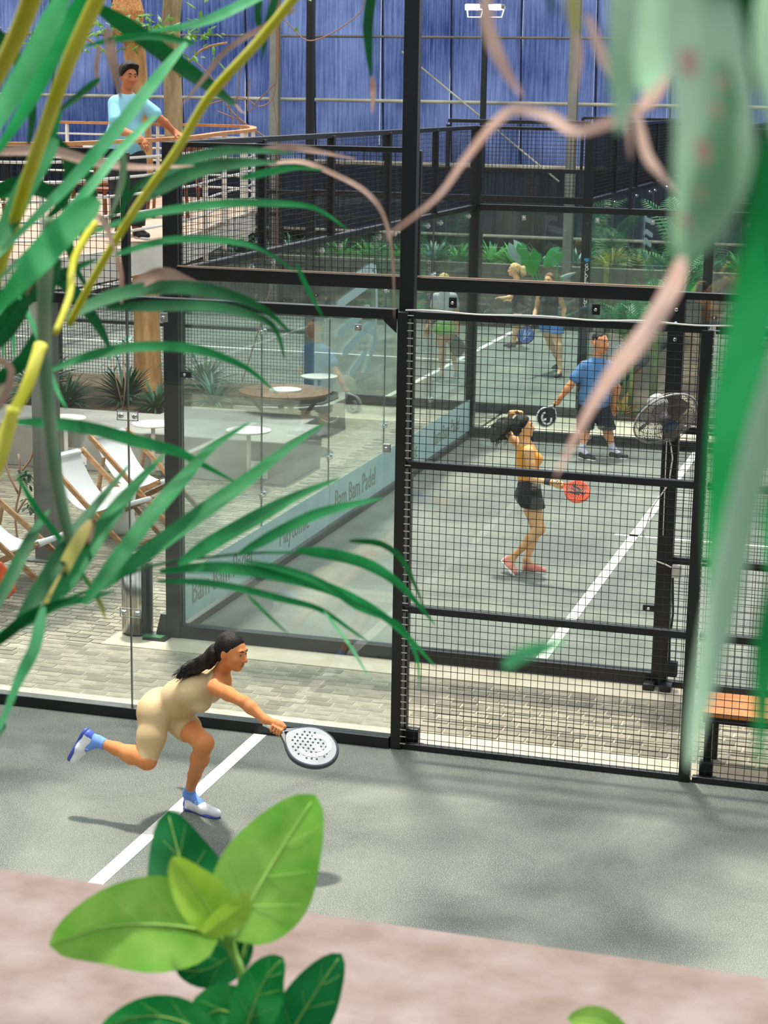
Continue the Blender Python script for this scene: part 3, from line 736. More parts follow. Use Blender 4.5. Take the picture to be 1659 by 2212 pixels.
def open_hand(W, d, n, s=1.0, curl=.5, side=1):
    """relaxed hand: finger direction d, palm normal n"""
    d = N_(d); n = N_(np.asarray(n, float)-d*np.dot(n, d)); w = np.cross(d, n)*side
    P = lambda a, b, c: W+(d*a+w*b+n*c)*s
    pr = [(cone(P(0, 0, 0), P(.03, 0, 0), .024*s, .024*s), .03)]
    for b, L, rr in ((.032, .066, .0080), (.011, .078, .0090), (-.011, .084, .0092), (-.031, .076, .0088)):
        pr.append((cone(P(.02, b*.6, 0), P(.088-abs(b)*.2, b, 0), .017*s, .0115*s), .014))
        a = 0; p = P(.088-abs(b)*.2, b, 0); seg = (L*.45, L*.32, L*.26)
        for i, sl in enumerate(seg):
            a += curl*(.5 if i == 0 else .75); q = p+(d*math.cos(a)+n*math.sin(a)+w*b*1.2)*sl*s
            pr.append((cone(p, q, rr*s*(1-.07*i), rr*s*(1-.07*(i+1))), .004)); p = q
    pr += [(cone(P(.02, -.02, .004), P(.055, -.05, .016), .014*s, .012*s), .012), (cone(P(.055, -.05, .016), P(.085, -.06, .026), .0115*s, .009*s), .006)]
    return pr

def person(name_label, J, look, hup, h, skin, s=1.0, bulk=1.0, bust=0.0, belly=0.0, hands=(), sh_fwd=None, headw=1.0, feet_skin=False, thigh=1.0, arm=1.0, glute=1.0, heads=1.0):
    """J: joints in world metres. returns dict with root and prim groups"""
    J = {k: np.array(v, float) for k, v in J.items()}
    base = (J['pel'][0], J['pel'][1], J.get('base', np.zeros(3))[2] if 'base' in J else 0)
    root = thing('person', name_label, 'person', base)
    left = N_(J['Lsh']-J['Rsh']); tor = N_(J['neck']-J['pel']); fwd = N_(np.cross(left, tor)); 
    if sh_fwd is not None: fwd = N_(sh_fwd)
    hl = N_(J['Lhip']-J['Rhip'])
    Rt = np.array([np.cross(tor, fwd)*-1 if False else left, fwd, tor]); Rt[1] = N_(fwd-tor*np.dot(fwd, tor)); Rt[0] = np.cross(Rt[1], Rt[2]); b = bulk
    fw = Rt[1]
    pf = N_(np.cross(hl, tor)); Rp = np.array([np.cross(pf, tor), pf, tor])
    mid = lambda a, c, t: J[a]+(J[c]-J[a])*t
    ch = mid('pel', 'neck', .66); wa = mid('pel', 'neck', .34); shm = (J['Lsh']+J['Rsh'])/2; pv = J['pel']
    g = {}
    g['torso'] = [(ell(ch, np.array([.148*b, .100*b, .155])*s, Rt), .06), (ell(wa+fw*belly*.4*s, np.array([.122*b, .090*b+belly, .13])*s, Rt), .07),
                  (ell(pv+tor*.02*s, np.array([.152*b, .102*b+belly*.5, .115])*s, Rp), .06),
                  (cone(J['Lsh']+(shm-J['Lsh'])*.12, shm+tor*.012*s, .046*s*b, .060*s*b), .04), (cone(J['Rsh']+(shm-J['Rsh'])*.12, shm+tor*.012*s, .046*s*b, .060*s*b), .04),
                  (cone(shm+tor*.01*s, J['neck'], .055*s, .050*s), .04)]
    for sg, hp in ((1, 'Lhip'), (-1, 'Rhip')):
        g['torso'].append((ell(J[hp]-Rp[1]*.045*s+tor*.01*s, np.array([.082*b, .075*glute, .085*glute])*s, Rp), .04))
        if bust: g['torso'].append((ell(ch+Rt[0]*sg*.068*s+fw*.085*s*b-tor*.005*s, np.array([.055, .045, .055])*bust*s, Rt), .03))
    hc = J['head']; hp, hsub, lips, eyes, brows, Rh, PH = head_prims(hc, look, hup, s*heads, headw)
    g['head'] = hp
    g['neck'] = [(cone(J['neck']-tor*.02*s, hc-Rh[2]*.055*s-Rh[1]*.018*s, .052*s*(1+.35*(b-1)), .047*s*(1+.35*(b-1))), .025)]
    for sd in 'LR':
        sh, el_, wr = J[sd+'sh'], J[sd+'el'], J[sd+'wr']; hi, kn, an = J[sd+'hip'], J[sd+'kn'], J[sd+'an']; to, he = J[sd+'toe'], J[sd+'heel']
        a = arm
        g[sd+'uarm'] = [(cone(sh, sh+(el_-sh)*.45, .050*s*a, .044*s*a), .03), (cone(sh+(el_-sh)*.45, el_, .044*s*a, .036*s*a), .02)]
        g[sd+'farm'] = [(cone(el_, el_+(wr-el_)*.3, .036*s*a, .039*s*a), .02), (cone(el_+(wr-el_)*.3, wr, .039*s*a, .025*s*a), .02)]
        t = thigh; kf = N_(np.cross(np.cross(kn-hi, an-kn), (kn-hi))) if np.linalg.norm(np.cross(kn-hi, an-kn)) > 1e-4 else pf
        bk = kf if np.dot(kf, an-kn) > 0 else -kf          # towards the back of the calf
        if np.linalg.norm(np.cross(N_(kn-hi), N_(an-kn))) < .12: bk = -pf
        g[sd+'thigh'] = [(cone(hi, hi+(kn-hi)*.45, .086*s*t, .074*s*t), .04), (cone(hi+(kn-hi)*.45, kn, .074*s*t, .052*s*t), .03)]
        c1 = kn+(an-kn)*.28+bk*.012*s
        g[sd+'calf'] = [(cone(kn, kn+(an-kn)*.08, .052*s*t, .048*s*t), .025), (cone(kn, c1, .046*s*t, .052*s*t), .03), (cone(c1, kn+(an-kn)*.62, .052*s*t, .038*s*t), .03), (cone(kn+(an-kn)*.62, an, .038*s*t, .030*s), .02)]
        g[sd+'foot'] = [(cone(an, he, .032*s, .028*s), .02), (cone(he, he+(to-he)*.6, .028*s, .030*s), .02), (cone(he+(to-he)*.6, to, .030*s, .022*s), .02), (cone(an, he+(to-he)*.6, .03*s, .028*s), .02)]
        g[sd+'hand'] = []
    for sd, pr in hands: g[sd+'hand'] = pr
    order = ['torso', 'neck', 'head', 'Luarm', 'Ruarm', 'Lfarm', 'Rfarm', 'Lthigh', 'Rthigh', 'Lcalf', 'Rcalf', 'Lfoot', 'Rfoot', 'Lhand', 'Rhand']
    allp = [p for k in order for p in g[k]]
    def fm(fc):
        c, r, R = lips; d = (((fc-c)@R.T)/r); return ((d**2).sum(1) < 1).astype(int)
    body = sdf_part('body', allp, h, [skin, lip_m], root, fm, sub=hsub)
    for e in eyes:
        m = MB(); rr = .0105*s; R3 = Matrix([list(Rh[0]), list(Rh[1]), list(Rh[2])]).transposed()
        prof = [(rr*math.sin(a), rr*math.cos(a)) for a in [math.pi*i/8 for i in range(9)]]
        Rz = R3 @ Matrix.Rotation(-math.pi/2, 3, 'X')
        m.lathe(prof, e, 12, Rz); eo = m.build('eye', eye_w, root, True)
        m = MB(); m.lathe([(0, .0), (.0055*s, 0.0), (.0055*s, .0015*s), (0, .002*s)], e+Rh[1]*rr*.93, 10, Rz); m.build('iris', eye_d, eo)
    return dict(root=root, g=g, J=J, Rt=Rt, Rp=Rp, Rh=Rh, PH=PH, tor=tor, fw=fw, h=h, s=s, brows=brows, hp=hp)

def brow_parts(D, m, r=.0035):
    for a, b in D['brows']:
        t = MB(); t.tube([a, (np.array(a)+b)/2+D['Rh'][2]*.004, b], [r, r*1.1, r*.6], 6); t.build('eyebrow', m, D['root'], True)
def shoe(D, sd, up_m, sole_m, trim_m=None, h=None, sock_m=None, sock_h=.075, lace_m=None):
    J, s = D['J'], D['s']; an, he, to = J[sd+'an'], J[sd+'heel'], J[sd+'toe']; h = h or D['h']
    dn = N_((he-an)-N_(to-he)*np.dot(he-an, N_(to-he))); dr = N_(to-he); sp = he-dr*.02*s+dn*.012*s
    side = np.cross(dr, dn)
    pr = [(cone(he+dn*-.004, he-dn*.035*s, .036*s, .034*s), .02), (cone(he, he+(to-he)*.55, .036*s, .041*s), .02), (cone(he+(to-he)*.55, to, .041*s, .031*s), .02), (cone(he-dn*.03*s+dr*.02, he+(to-he)*.6-dn*.004, .034*s, .032*s), .02)]
    L = np.linalg.norm(to-he)
    root = D['root']
    lowc = he+dn*.030*s
    fmf = (lambda fc: (((fc-he)@dr < -.004*s)).astype(int)) if trim_m else None
    o = sdf_part('shoe', pr, h, [up_m, trim_m] if trim_m else up_m, root, fmf, cuts=[(lowc, dn), (he-dn*.064*s, -dn*.8-dr*.1)])
    sole = [(ell(he+dn*.026*s+dr*.005, np.array([.035, .045, .016])*s, np.array([side, dr, dn])), .02), (ell(he+(to-he)*.75+dn*.026*s, np.array([.043, .075, .015])*s, np.array([side, dr, dn])), .02),
            (cone(he+dn*.026*s, to+dn*.022*s, .024*s, .02*s), .03)]
    sdf_part('sole', sole, h, sole_m, o, cuts=[(lowc+dn*.013*s, dn), (he+dn*.014*s, -dn)])
    if sock_m is not None:
        kn = J[sd+'kn']; ax = N_(kn-an); top = an+ax*sock_h*s
        sdf_part('sock', D['g'][sd+'calf'][-1:]+D['g'][sd+'foot'], h, sock_m, root, off=.004, cuts=[(top, ax)])
    if lace_m is not None:
        m = MB()
        for i in range(4):
            c = he+(to-he)*(.38+.09*i)-dn*(.034-.003*i)*s
            m.tube([c-side*.022*s, c-dn*.010*s, c+side*.022*s], .0022*s, 5)
        c = he+(to-he)*.36-dn*.044*s
        for sg in (-1, 1): m.tube([c, c+side*sg*.03*s-dn*.012*s, c+side*sg*.045*s+dn*.004*s, c+side*sg*.02*s+dr*.01], .0018*s, 5)
        m.build('laces', lace_m, o)
def hair_noise(amp, fr, dirv=(0, 0, 1)):
    d = N_(dirv)
    def f(g):
        p = g*fr; q = p-np.tensordot(p, d, 1)[..., None]*d*.8
        return (np.sin(q[..., 0]*6.1+1.3*np.sin(q[..., 1]*4))*np.sin(q[..., 1]*7.3+q[..., 2]*2)+.5*np.sin(q[..., 2]*11+q[..., 0]*9))*amp
    return f
def strands(path, rad, n, m, parent, seed=1, r=.0022, name='hair_strands', wild=.3, taper=.6):
    """loose strands following a path of points"""
    rn = random.Random(seed); mb = MB(); path = [np.array(p, float) for p in path]
    for _ in range(n):
        off = np.array([rn.gauss(0, 1) for _ in range(3)]); off = off/np.linalg.norm(off)*rn.random()**.5
        pts = []
        L = len(path); end = L-1-int(rn.random()*1.4)
        for i in range(max(3, end+1)):
            j = min(i, L-1); pts.append(path[j]+off*rad[j]*(1+wild*rn.uniform(-.6, 1)*(i/(L-1))))
        mb.tube(pts, [r*(1-taper*i/len(pts)) for i in range(len(pts))], 4)
    o = mb.build(name, m, parent, True); o['kind'] = 'stuff'; return o

def racket(label, butt, tip, normal, face_m, rim_m, grip_m, print_m=None, s=1.0, marks='oval'):
    A = N_(np.array(tip)-butt); n = np.array(normal, float); n = N_(n-A*np.dot(n, A)); w = np.cross(A, n)
    r = thing('padel_racket', label, 'racket', tuple(butt))
    k = np.linalg.norm(np.array(tip)-butt)/.455
    P = lambda a, b, c=0.: np.array(butt)+(A*a+w*b+n*c)*k
    hc = .305; ra, rb = .150, .130
    out = []
    for i in range(40):
        t = 2*math.pi*i/40; ca, sa = math.cos(t), math.sin(t)
        x = hc+ra*ca; y = rb*sa*(1 if ca > 0 else (1-.38*abs(ca)**2.2)); out.append((x, y))
    m = MB(); m.prism([P(x, y, -.017) for x, y in out], (0, 0, 0), n*.034*k); m.build('face', face_m, r)
    m = MB(); R_ = [P(x, y) for x, y in out]; R_.append(R_[0]); R_.append(R_[1]); m.tube(R_, .0172*k, 8, flat=1); m.build('rim', rim_m, r, True)
    m = MB(); 
    for sy in (-1, 1): m.bar(P(.125, sy*.012), P(.19, sy*.062), .022*k, .03*k, up=tuple(n))
    m.build('throat', rim_m, r)
    m = MB(); m.tube([P(0, 0), P(.012, 0), P(.13, 0)], [.019*k, .0165*k, .0155*k], 12); m.build('grip', grip_m, r, True)
    m = MB()
    rows = 0
    for i in range(-4, 5):
        for j in range(-4, 5):
            x = hc+i*.026+.0; y = j*.026+(0.013 if i % 2 else 0)
            if (i*.026/ .118)**2+(y/.098)**2 < 1:
                for sgn in (1, -1):
                    c = P(x, y, .0174*sgn); Rm = Matrix([list(w), list(A), list(n*sgn)]).transposed()
                    m.lathe([(.0065*k, 0), (.0065*k, .0006)], c, 8, Rm)
    m.build('holes', rubber, r, kind='stuff')
    if print_m:
        m = MB()
        if marks == 'oval':
            for sgn in (1, -1):
                pts = [P(hc+.02+.075*math.cos(t), -.01+.075*math.sin(t)-.02*math.cos(t), .0182*sgn) for t in [math.radians(a) for a in range(-120, 150, 15)]]
                for a, b in zip(pts[:-1], pts[1:]): m.bar(a+(a-b)*.3, b+(b-a)*.3, .026*k, .0012, up=tuple(n))
                m.bar(P(hc+.03, -.02, .0182*sgn), P(hc+.06, .012, .0182*sgn), .03*k, .0012, up=tuple(n))
        else:
            for sgn in (1, -1):
                for b_ in (-.045, 0, .045): m.bar(P(hc-.07, b_, .0182*sgn), P(hc+.1-abs(b_), b_*.6, .0182*sgn), .022*k, .0012, up=tuple(n))
        m.build('print', print_m, r)
    return r, P, A

# ---------------------------------------------------------------- woman lunging in the near court
sk1 = skin_mat('skin_tan', 'd98f58', 'cc7f4a')
def build_w1():
    Y = atY
    butt = Y(571, 1562, -2.12); tip = Y(720, 1640, -2.16)
    rn = N_(-FWD*.62+np.array([.25, 0, .85]))
    rk, P, A = racket('pale grey padel racket with white grip in the hand of the lunging woman', butt, tip, rn,
                      mat('racket_pale', '82898e', .35, var='6f767c', scale=12), mat('racket_rim_pale', '3b3f46', .3), mat('grip_white', 'ece9e4', .6), mat('print_white', 'f2f2f0', .4))
    G = P(.085, 0)
    Lhe = atZ(408, 1738, .035)+0; Lto = atZ(468, 1757, .03)
    J = dict(head=Y(502, 1408, -1.84), neck=Y(477, 1458, -1.78), pel=Y(343, 1530, -1.62),
             Rsh=Y(466, 1485, -1.93), Lsh=Y(478, 1458, -1.60), Rel=Y(527, 1516, -2.08), Rwr=Y(586, 1557, -2.15),
             Lel=Y(440, 1500, -1.36), Lwr=Y(405, 1528, -1.16),
             Rhip=Y(334, 1552, -1.74), Lhip=Y(368, 1540, -1.55), Rkn=Y(318, 1642, -1.86), Lkn=Y(441, 1605, -1.76),
             Ran=Y(212, 1602, -1.80), Rheel=Y(190, 1588, -1.80), Rtoe=Y(160, 1640, -1.82),
             Lan=Lhe+np.array([.0, 0, .075]), Lheel=Lhe, Ltoe=Lto)
    J['Rwr'] = G+N_(J['Rel']-G)*.085
    hd = [('R', grip_hand(J['Rwr'], G, A, .92, 1)), ('L', open_hand(J['Lwr'], J['Lwr']-J['Lel'], (0, -1, 0), .9, .5))]
    D = person('woman in beige unitard lunging with a racket in the near court', J, (1, -.22, -.18), (.18, 0, 1), .0062, sk1, s=.94, bulk=1.06, bust=1.15, belly=.03, hands=hd, thigh=1.12, arm=1.0, glute=1.2, headw=1.08, heads=1.03)
    g = D['g']; s = D['s']; root = D['root']
    bei = mat('beige_jersey', 'd8bd90', .75, var='c9aa7c', scale=5, bump=.08, bscale=18)
    axR = N_(J['Rkn']-J['Rhip']); axL = N_(J['Lkn']-J['Lhip'])
    tn = N_(J['neck']-J['pel'])
    sdf_part('unitard', g['torso'], .0065, bei, root, off=.0085, extra=[(g['Rthigh'], [(J['Rhip']+axR*.27, axR)]), (g['Lthigh'], [(J['Lhip']+axL*.235, axL)])], cuts=[(J['neck']+tn*.005, tn)],
             sub=[((cone(J['Rsh']+N_(J['Rsh']-J['Lsh'])*.02+np.array([.02, -.01, -.005]), J['Rsh']+N_(J['Rsh']-J['Lsh'])*.2+np.array([.03, 0, 0]), .068, .09)), .01), ((cone(J['Lsh']+N_(J['Lsh']-J['Rsh'])*.02, J['Lsh']+N_(J['Lsh']-J['Rsh'])*.2, .068, .09)), .01)])
    PH = D['PH']
    hr = [(ell(PH(0, -.022, .030), np.array([.079, .090, .090])*s*1.05, D['Rh']), .02), (ell(PH(0, -.075, -.02), np.array([.05, .045, .07])*s, D['Rh']), .03)]
    sdf_part('hair', hr, .006, hair_blk, root, off=.004, cuts=[(PH(0, .048, .06), N_(D['Rh'][1]*1.0-D['Rh'][2]*.75)), (PH(0, .022, 0), N_(D['Rh'][1]-D['Rh'][2]*.05)) if False else (PH(0, .030, -.02), N_(D['Rh'][1]*.8-D['Rh'][2]*.6))], noise=hair_noise(.0016, 12))
    path = [PH(0, -.085, .02), Y(462, 1412, -1.84), Y(447, 1428, -1.84), Y(425, 1440, -1.82), Y(402, 1450, -1.80), Y(384, 1462, -1.79)]
    tail = [(cone(path[i], path[i+1], r0, r1), .02) for i, (r0, r1) in enumerate(((.035, .045), (.045, .046), (.046, .04), (.04, .032), (.032, .014)))]
    sdf_part('ponytail', tail, .0065, hair_blk, root, noise=hair_noise(.004, 14))
    strands(path, (.03, .045, .05, .048, .045, .04), 120, hair_blk, root, 3, .002, wild=.6)
    m = MB(); c = path[1]; m.tube([path[0]+(path[1]-path[0])*.2, path[0]+(path[1]-path[0])*.6], .036, 12); m.build('hair_tie', rubber, root, True)
    brow_parts(D, hair_blk)
    sh_w = mat('shoe_white', 'e9e8e8', .45, var='d5d5d8', scale=20); sol_b = mat('sole_blue', '3c50a0', .5); trim_b = mat('shoe_blue', '3f5ab8', .5); sock_b = mat('sock_blue', '6f97e0', .8); lace = mat('lace_white', 'f2f2f0', .6)
    for sd in 'LR': shoe(D, sd, sh_w, sol_b, trim_b, .0055, sock_b, .06, lace)
    m = MB(); w_ = J['Rwr']; ax = N_(J['Rel']-w_)
    m.lathe([(.026, -.004), (.029, 0), (.026, .004)], w_+ax*.012, 16, Vector(ax).to_track_quat('Z', 'Y').to_matrix()); m.build('wristband', rubber, root, True)
build_w1()

# ---------------------------------------------------------------- woman in orange behind the mesh (middle court)
sk2 = skin_mat('skin_light', 'efb882', 'e5a870')
def build_w2():
    Y = atY; y0 = 5.15
    butt = Y(1197, 1040, 4.86); tip = Y(1270, 1072, 4.80)
    rk, P, A = racket('orange and black padel racket of the woman in the orange top', butt, tip, N_(-FWD*.9+np.array([-.15, 0, .35])),
                      mat('racket_orange', 'e8562c', .4, var='c9461f', scale=9), mat('racket_rim_orange', 'f0592e', .35), mat('grip_pale', 'd8cfc8', .6), mat('print_black', '1e1e20', .4), marks='bars')
    G = P(.07, 0)
    J = dict(head=Y(1131, 922, y0), neck=Y(1136, 956, y0), pel=Y(1143, 1056, y0), Rsh=Y(1143, 976, y0-.17), Lsh=Y(1128, 968, y0+.15),
             Rel=Y(1150, 1034, y0-.22), Rwr=Y(1196, 1043, y0-.26), Lel=Y(1092, 930, y0+.22), Lwr=Y(1104, 893, y0+.08),
             Rhip=Y(1145, 1072, y0-.08), Lhip=Y(1142, 1070, y0+.09), Rkn=Y(1166, 1143, y0-.12), Lkn=Y(1158, 1145, y0+.14),
             Lan=Y(1146, 1213, y0+.12), Ran=Y(1108, 1204, y0-.1))
    J['Lheel'] = atZ(1136, 1226, .035); J['Ltoe'] = atZ(1174, 1232, .03); J['Lan'] = J['Lheel']+np.array([.005, 0, .08])
    J['Rheel'] = J['Ran']+np.array([-.06, -.01, -.02]); J['Rtoe'] = atZ(1118, 1236, .035)+np.array([-.03, 0, 0]); J['Rheel'] = Y(1092, 1212, y0-.1)
    J['Rwr'] = G+N_(J['Rel']-G)*.08
    hd = [('R', grip_hand(J['Rwr'], G, A, .9)), ('L', open_hand(J['Lwr'], (.75, -.3, .35), (.1, -.2, -1), .9, .6))]
    D = person('woman in orange top and black shorts seen side-on behind the wire mesh', J, (.93, .25, .1), (-.08, 0, 1), .0075, sk2, s=.93, bulk=1.06, bust=1.05, hands=hd, thigh=1.0, glute=1.1)
    g = D['g']; root = D['root']; tn = D['tor']
    org = mat('orange_jersey', 'f0a33c', .7, var='e8922c', scale=5)
    sdf_part('top', g['torso'], .0075, org, root, off=.008, cuts=[(J['neck']+tn*-.015, tn), (J['pel']+tn*.10, -tn)],
             sub=[((cone(J['Rsh']+N_(J['Rsh']-J['Lsh'])*.03, J['Rsh']+N_(J['Rsh']-J['Lsh'])*.2, .062, .08)), .01), ((cone(J['Lsh']+N_(J['Lsh']-J['Rsh'])*.03, J['Lsh']+N_(J['Lsh']-J['Rsh'])*.2, .062, .08)), .01)])
    shb = mat('shorts_black', '1d1c1f', .8, var='26252a', scale=6)
    hipc = J['pel']+tn*.13
    sdf_part('shorts', g['torso'][2:3]+g['torso'][6:]+[(cone(J['Rhip'], J['Rhip']+(J['Rkn']-J['Rhip'])*.42, .10, .098), .04), (cone(J['Lhip'], J['Lhip']+(J['Lkn']-J['Lhip'])*.42, .10, .098), .04)], .0085, shb, root, off=.012,
             cuts=[(hipc, tn), (J['pel']-np.array([0, 0, .155]), (0, 0, -1))])
    PH = D['PH']; s = D['s']
    hr = [(ell(PH(0, -.02, .028), np.array([.08, .092, .092])*s*1.04, D['Rh']), .02), (ell(PH(0, -.07, -.03), np.array([.05, .04, .06])*s, D['Rh']), .03)]
    sdf_part('hair', hr, .0075, hair_blk, root, off=.003, cuts=[(PH(0, .045, .06), N_(D['Rh'][1]-D['Rh'][2]*.7))], noise=hair_noise(.002, 12))
    path = [PH(0, -.09, .03), Y(1103, 915, y0), Y(1088, 920, y0), Y(1076, 934, y0), Y(1068, 945, y0)]
    tail = [(cone(path[i], path[i+1], r0, r1), .03) for i, (r0, r1) in enumerate(((.03, .05), (.05, .07), (.07, .07), (.07, .045)))]
    sdf_part('ponytail', tail, .0085, hair_blk, root, noise=hair_noise(.007, 12))
    strands(path, (.03, .06, .09, .10, .10), 140, hair_blk, root, 5, .003, wild=.7)
    brow_parts(D, hair_blk)
    shp = mat('shoe_coral', 'e88d7c', .5, var='d97866', scale=12); sw = mat('sole_white', 'ecebe8', .5)
    for sd in 'LR': shoe(D, sd, shp, sw, mat('shoe_heel_pale', 'e8b3a6', .5), .007, None, .03, lace_m=MATS['shoe_coral'])
    m = MB(); w_ = J['Rwr']; ax = N_(J['Rel']-w_)
    m.lathe([(.030, -.03), (.033, -.026), (.033, .026), (.030, .03)], w_+ax*.035, 16, Vector(ax).to_track_quat('Z', 'Y').to_matrix()); m.build('wristband', rubber, root, True)
build_w2()

# ---------------------------------------------------------------- man in blue t-shirt
sk3 = skin_mat('skin_man', 'e09a6c', 'd48a5c')
def build_m1():
    Y = atY; y0 = 11.1
    butt = Y(1208, 862, 10.9); tip = Y(1168, 918, 10.85)
    rk, P, A = racket('black and white padel racket held low by the man in the blue t-shirt', butt, tip, N_(-FWD+np.array([.25, 0, .1])),
                      mat('racket_black', '232326', .4), mat('racket_rim_white', 'c9c9ca', .35), rubber, MATS['print_white'])
    G = P(.05, 0)
    J = dict(head=Y(1297, 741, y0), neck=Y(1291, 771, y0), pel=Y(1283, 872, y0), Rsh=Y(1261, 790, y0-.06), Lsh=Y(1318, 790, y0+.02),
             Rel=Y(1232, 832, y0-.15), Rwr=Y(1208, 852, y0-.2), Lel=Y(1333, 838, y0+.12), Lwr=Y(1325, 872, y0+.18),
             Rhip=Y(1267, 884, y0-.03), Lhip=Y(1299, 884, y0+.03), Rkn=Y(1264, 930, y0-.06), Lkn=Y(1312, 928, y0+.02))
    J['Rheel'] = atZ(1256, 984, .035); J['Rtoe'] = atZ(1282, 990, .03); J['Ran'] = J['Rheel']+np.array([.01, 0, .085])
    J['Lheel'] = atZ(1322, 983, .035); J['Ltoe'] = atZ(1352, 986, .035); J['Lan'] = J['Lheel']+np.array([.0, 0, .09])
    J['Rwr'] = G+N_(J['Rel']-G)*.08
    hd = [('R', grip_hand(J['Rwr'], G, A, 1.0)), ('L', open_hand(J['Lwr'], (0.1, .1, -1), (0, -1, 0), 1.0, .6))]
    D = person('man in blue t-shirt, black shorts and glasses standing beyond the wire mesh', J, (.86, -.5, -.02), (0, 0, 1), .0085, sk3, s=1.0, bulk=1.15, belly=.05, hands=hd, thigh=1.1, arm=1.2, headw=1.10, heads=1.16)
    g = D['g']; root = D['root']; tn = D['tor']; s = 1
    blu = mat('tshirt_blue', '5684b4', .8, var='4876a6', scale=4, bump=.15, bscale=12)
    ts = list(g['torso'])+[(ell(J['pel']+tn*.1, np.array([.19, .175, .17]), D['Rt']), .05), (ell(J['pel']+tn*.32, np.array([.185, .15, .2]), D['Rt']), .05)]
    sl = []
    for sd in 'RL':
        sh, el_ = J[sd+'sh'], J[sd+'el']; sl += [(cone(sh-np.array([0,0,.02]), sh+(el_-sh)*.62, .058, .064), .03)]
    cuts = [(J['neck']+tn*.0, tn)]
    sdf_part('t_shirt', ts+sl, .0085, blu, root, off=.012, cuts=cuts+[(J['pel']-tn*.03, -tn)])
    blk = mat('shorts_dark', '22222c', .85, var='1a1a22', scale=6)
    sdf_part('shorts', g['torso'][2:3]+g['torso'][6:]+[(cone(J[k+'hip'], J[k+'hip']+(J[k+'kn']-J[k+'hip'])*.93, .105, .098), .03) for k in 'RL'], .0085, blk, root, off=.012, cuts=[(J['pel']+tn*.1, tn), (J['Rkn']+np.array([0, 0, .02]), (0, 0, -1))])
    PH = D['PH']
    hr = [(ell(PH(0, -.018, .035), np.array([.086, .095, .092]), D['Rh']), .02)]
    sdf_part('hair', hr, .008, hair_blk, root, off=.004, cuts=[(PH(0, .06, .06), N_(D['Rh'][1]-D['Rh'][2]*.9)), (PH(0, 0, -.055), -D['Rh'][2]), (PH(0, .02, -.0), N_(D['Rh'][1]*1.0-D['Rh'][2]*.55))], noise=hair_noise(.0025, 12))
    brow_parts(D, hair_blk, .004)
    gm = MB()
    for sx in (-1, 1):
        c = PH(sx*.033, .103, .008); l_, f_, u_ = D['Rh']
        gm.tube([c+l_*.024*math.cos(a)+u_*.018*math.sin(a) for a in [2*math.pi*i/14 for i in range(15)]], .002, 5)
        gm.tube([c+l_*sx*.024, PH(sx*.08, .06, .012), PH(sx*.084, -.01, .008)], .002, 5)
    gm.tube([PH(-.009, .106, .01), PH(.009, .106, .01)], .002, 5); gm.build('glasses', chrome, root)
    shk = mat('shoe_black', '1c1c1f', .55); sow = mat('sole_white', 'ecebe8'); yel = mat('shoe_yellow', 'd9b62a', .5); so = mat('sock_lilac', 'd9cfe6', .85)
    for sd in 'LR': shoe(D, sd, shk, sow, None, .008, so, .13, yel)
    m = MB(); w_ = J['Rwr']; ax = N_(J['Rel']-w_)
    m.lathe([(.030, -.006), (.033, 0), (.030, .006)], w_+ax*.04, 16, Vector(ax).to_track_quat('Z', 'Y').to_matrix()); m.build('watch_strap', rubber, root, True)
build_m1()

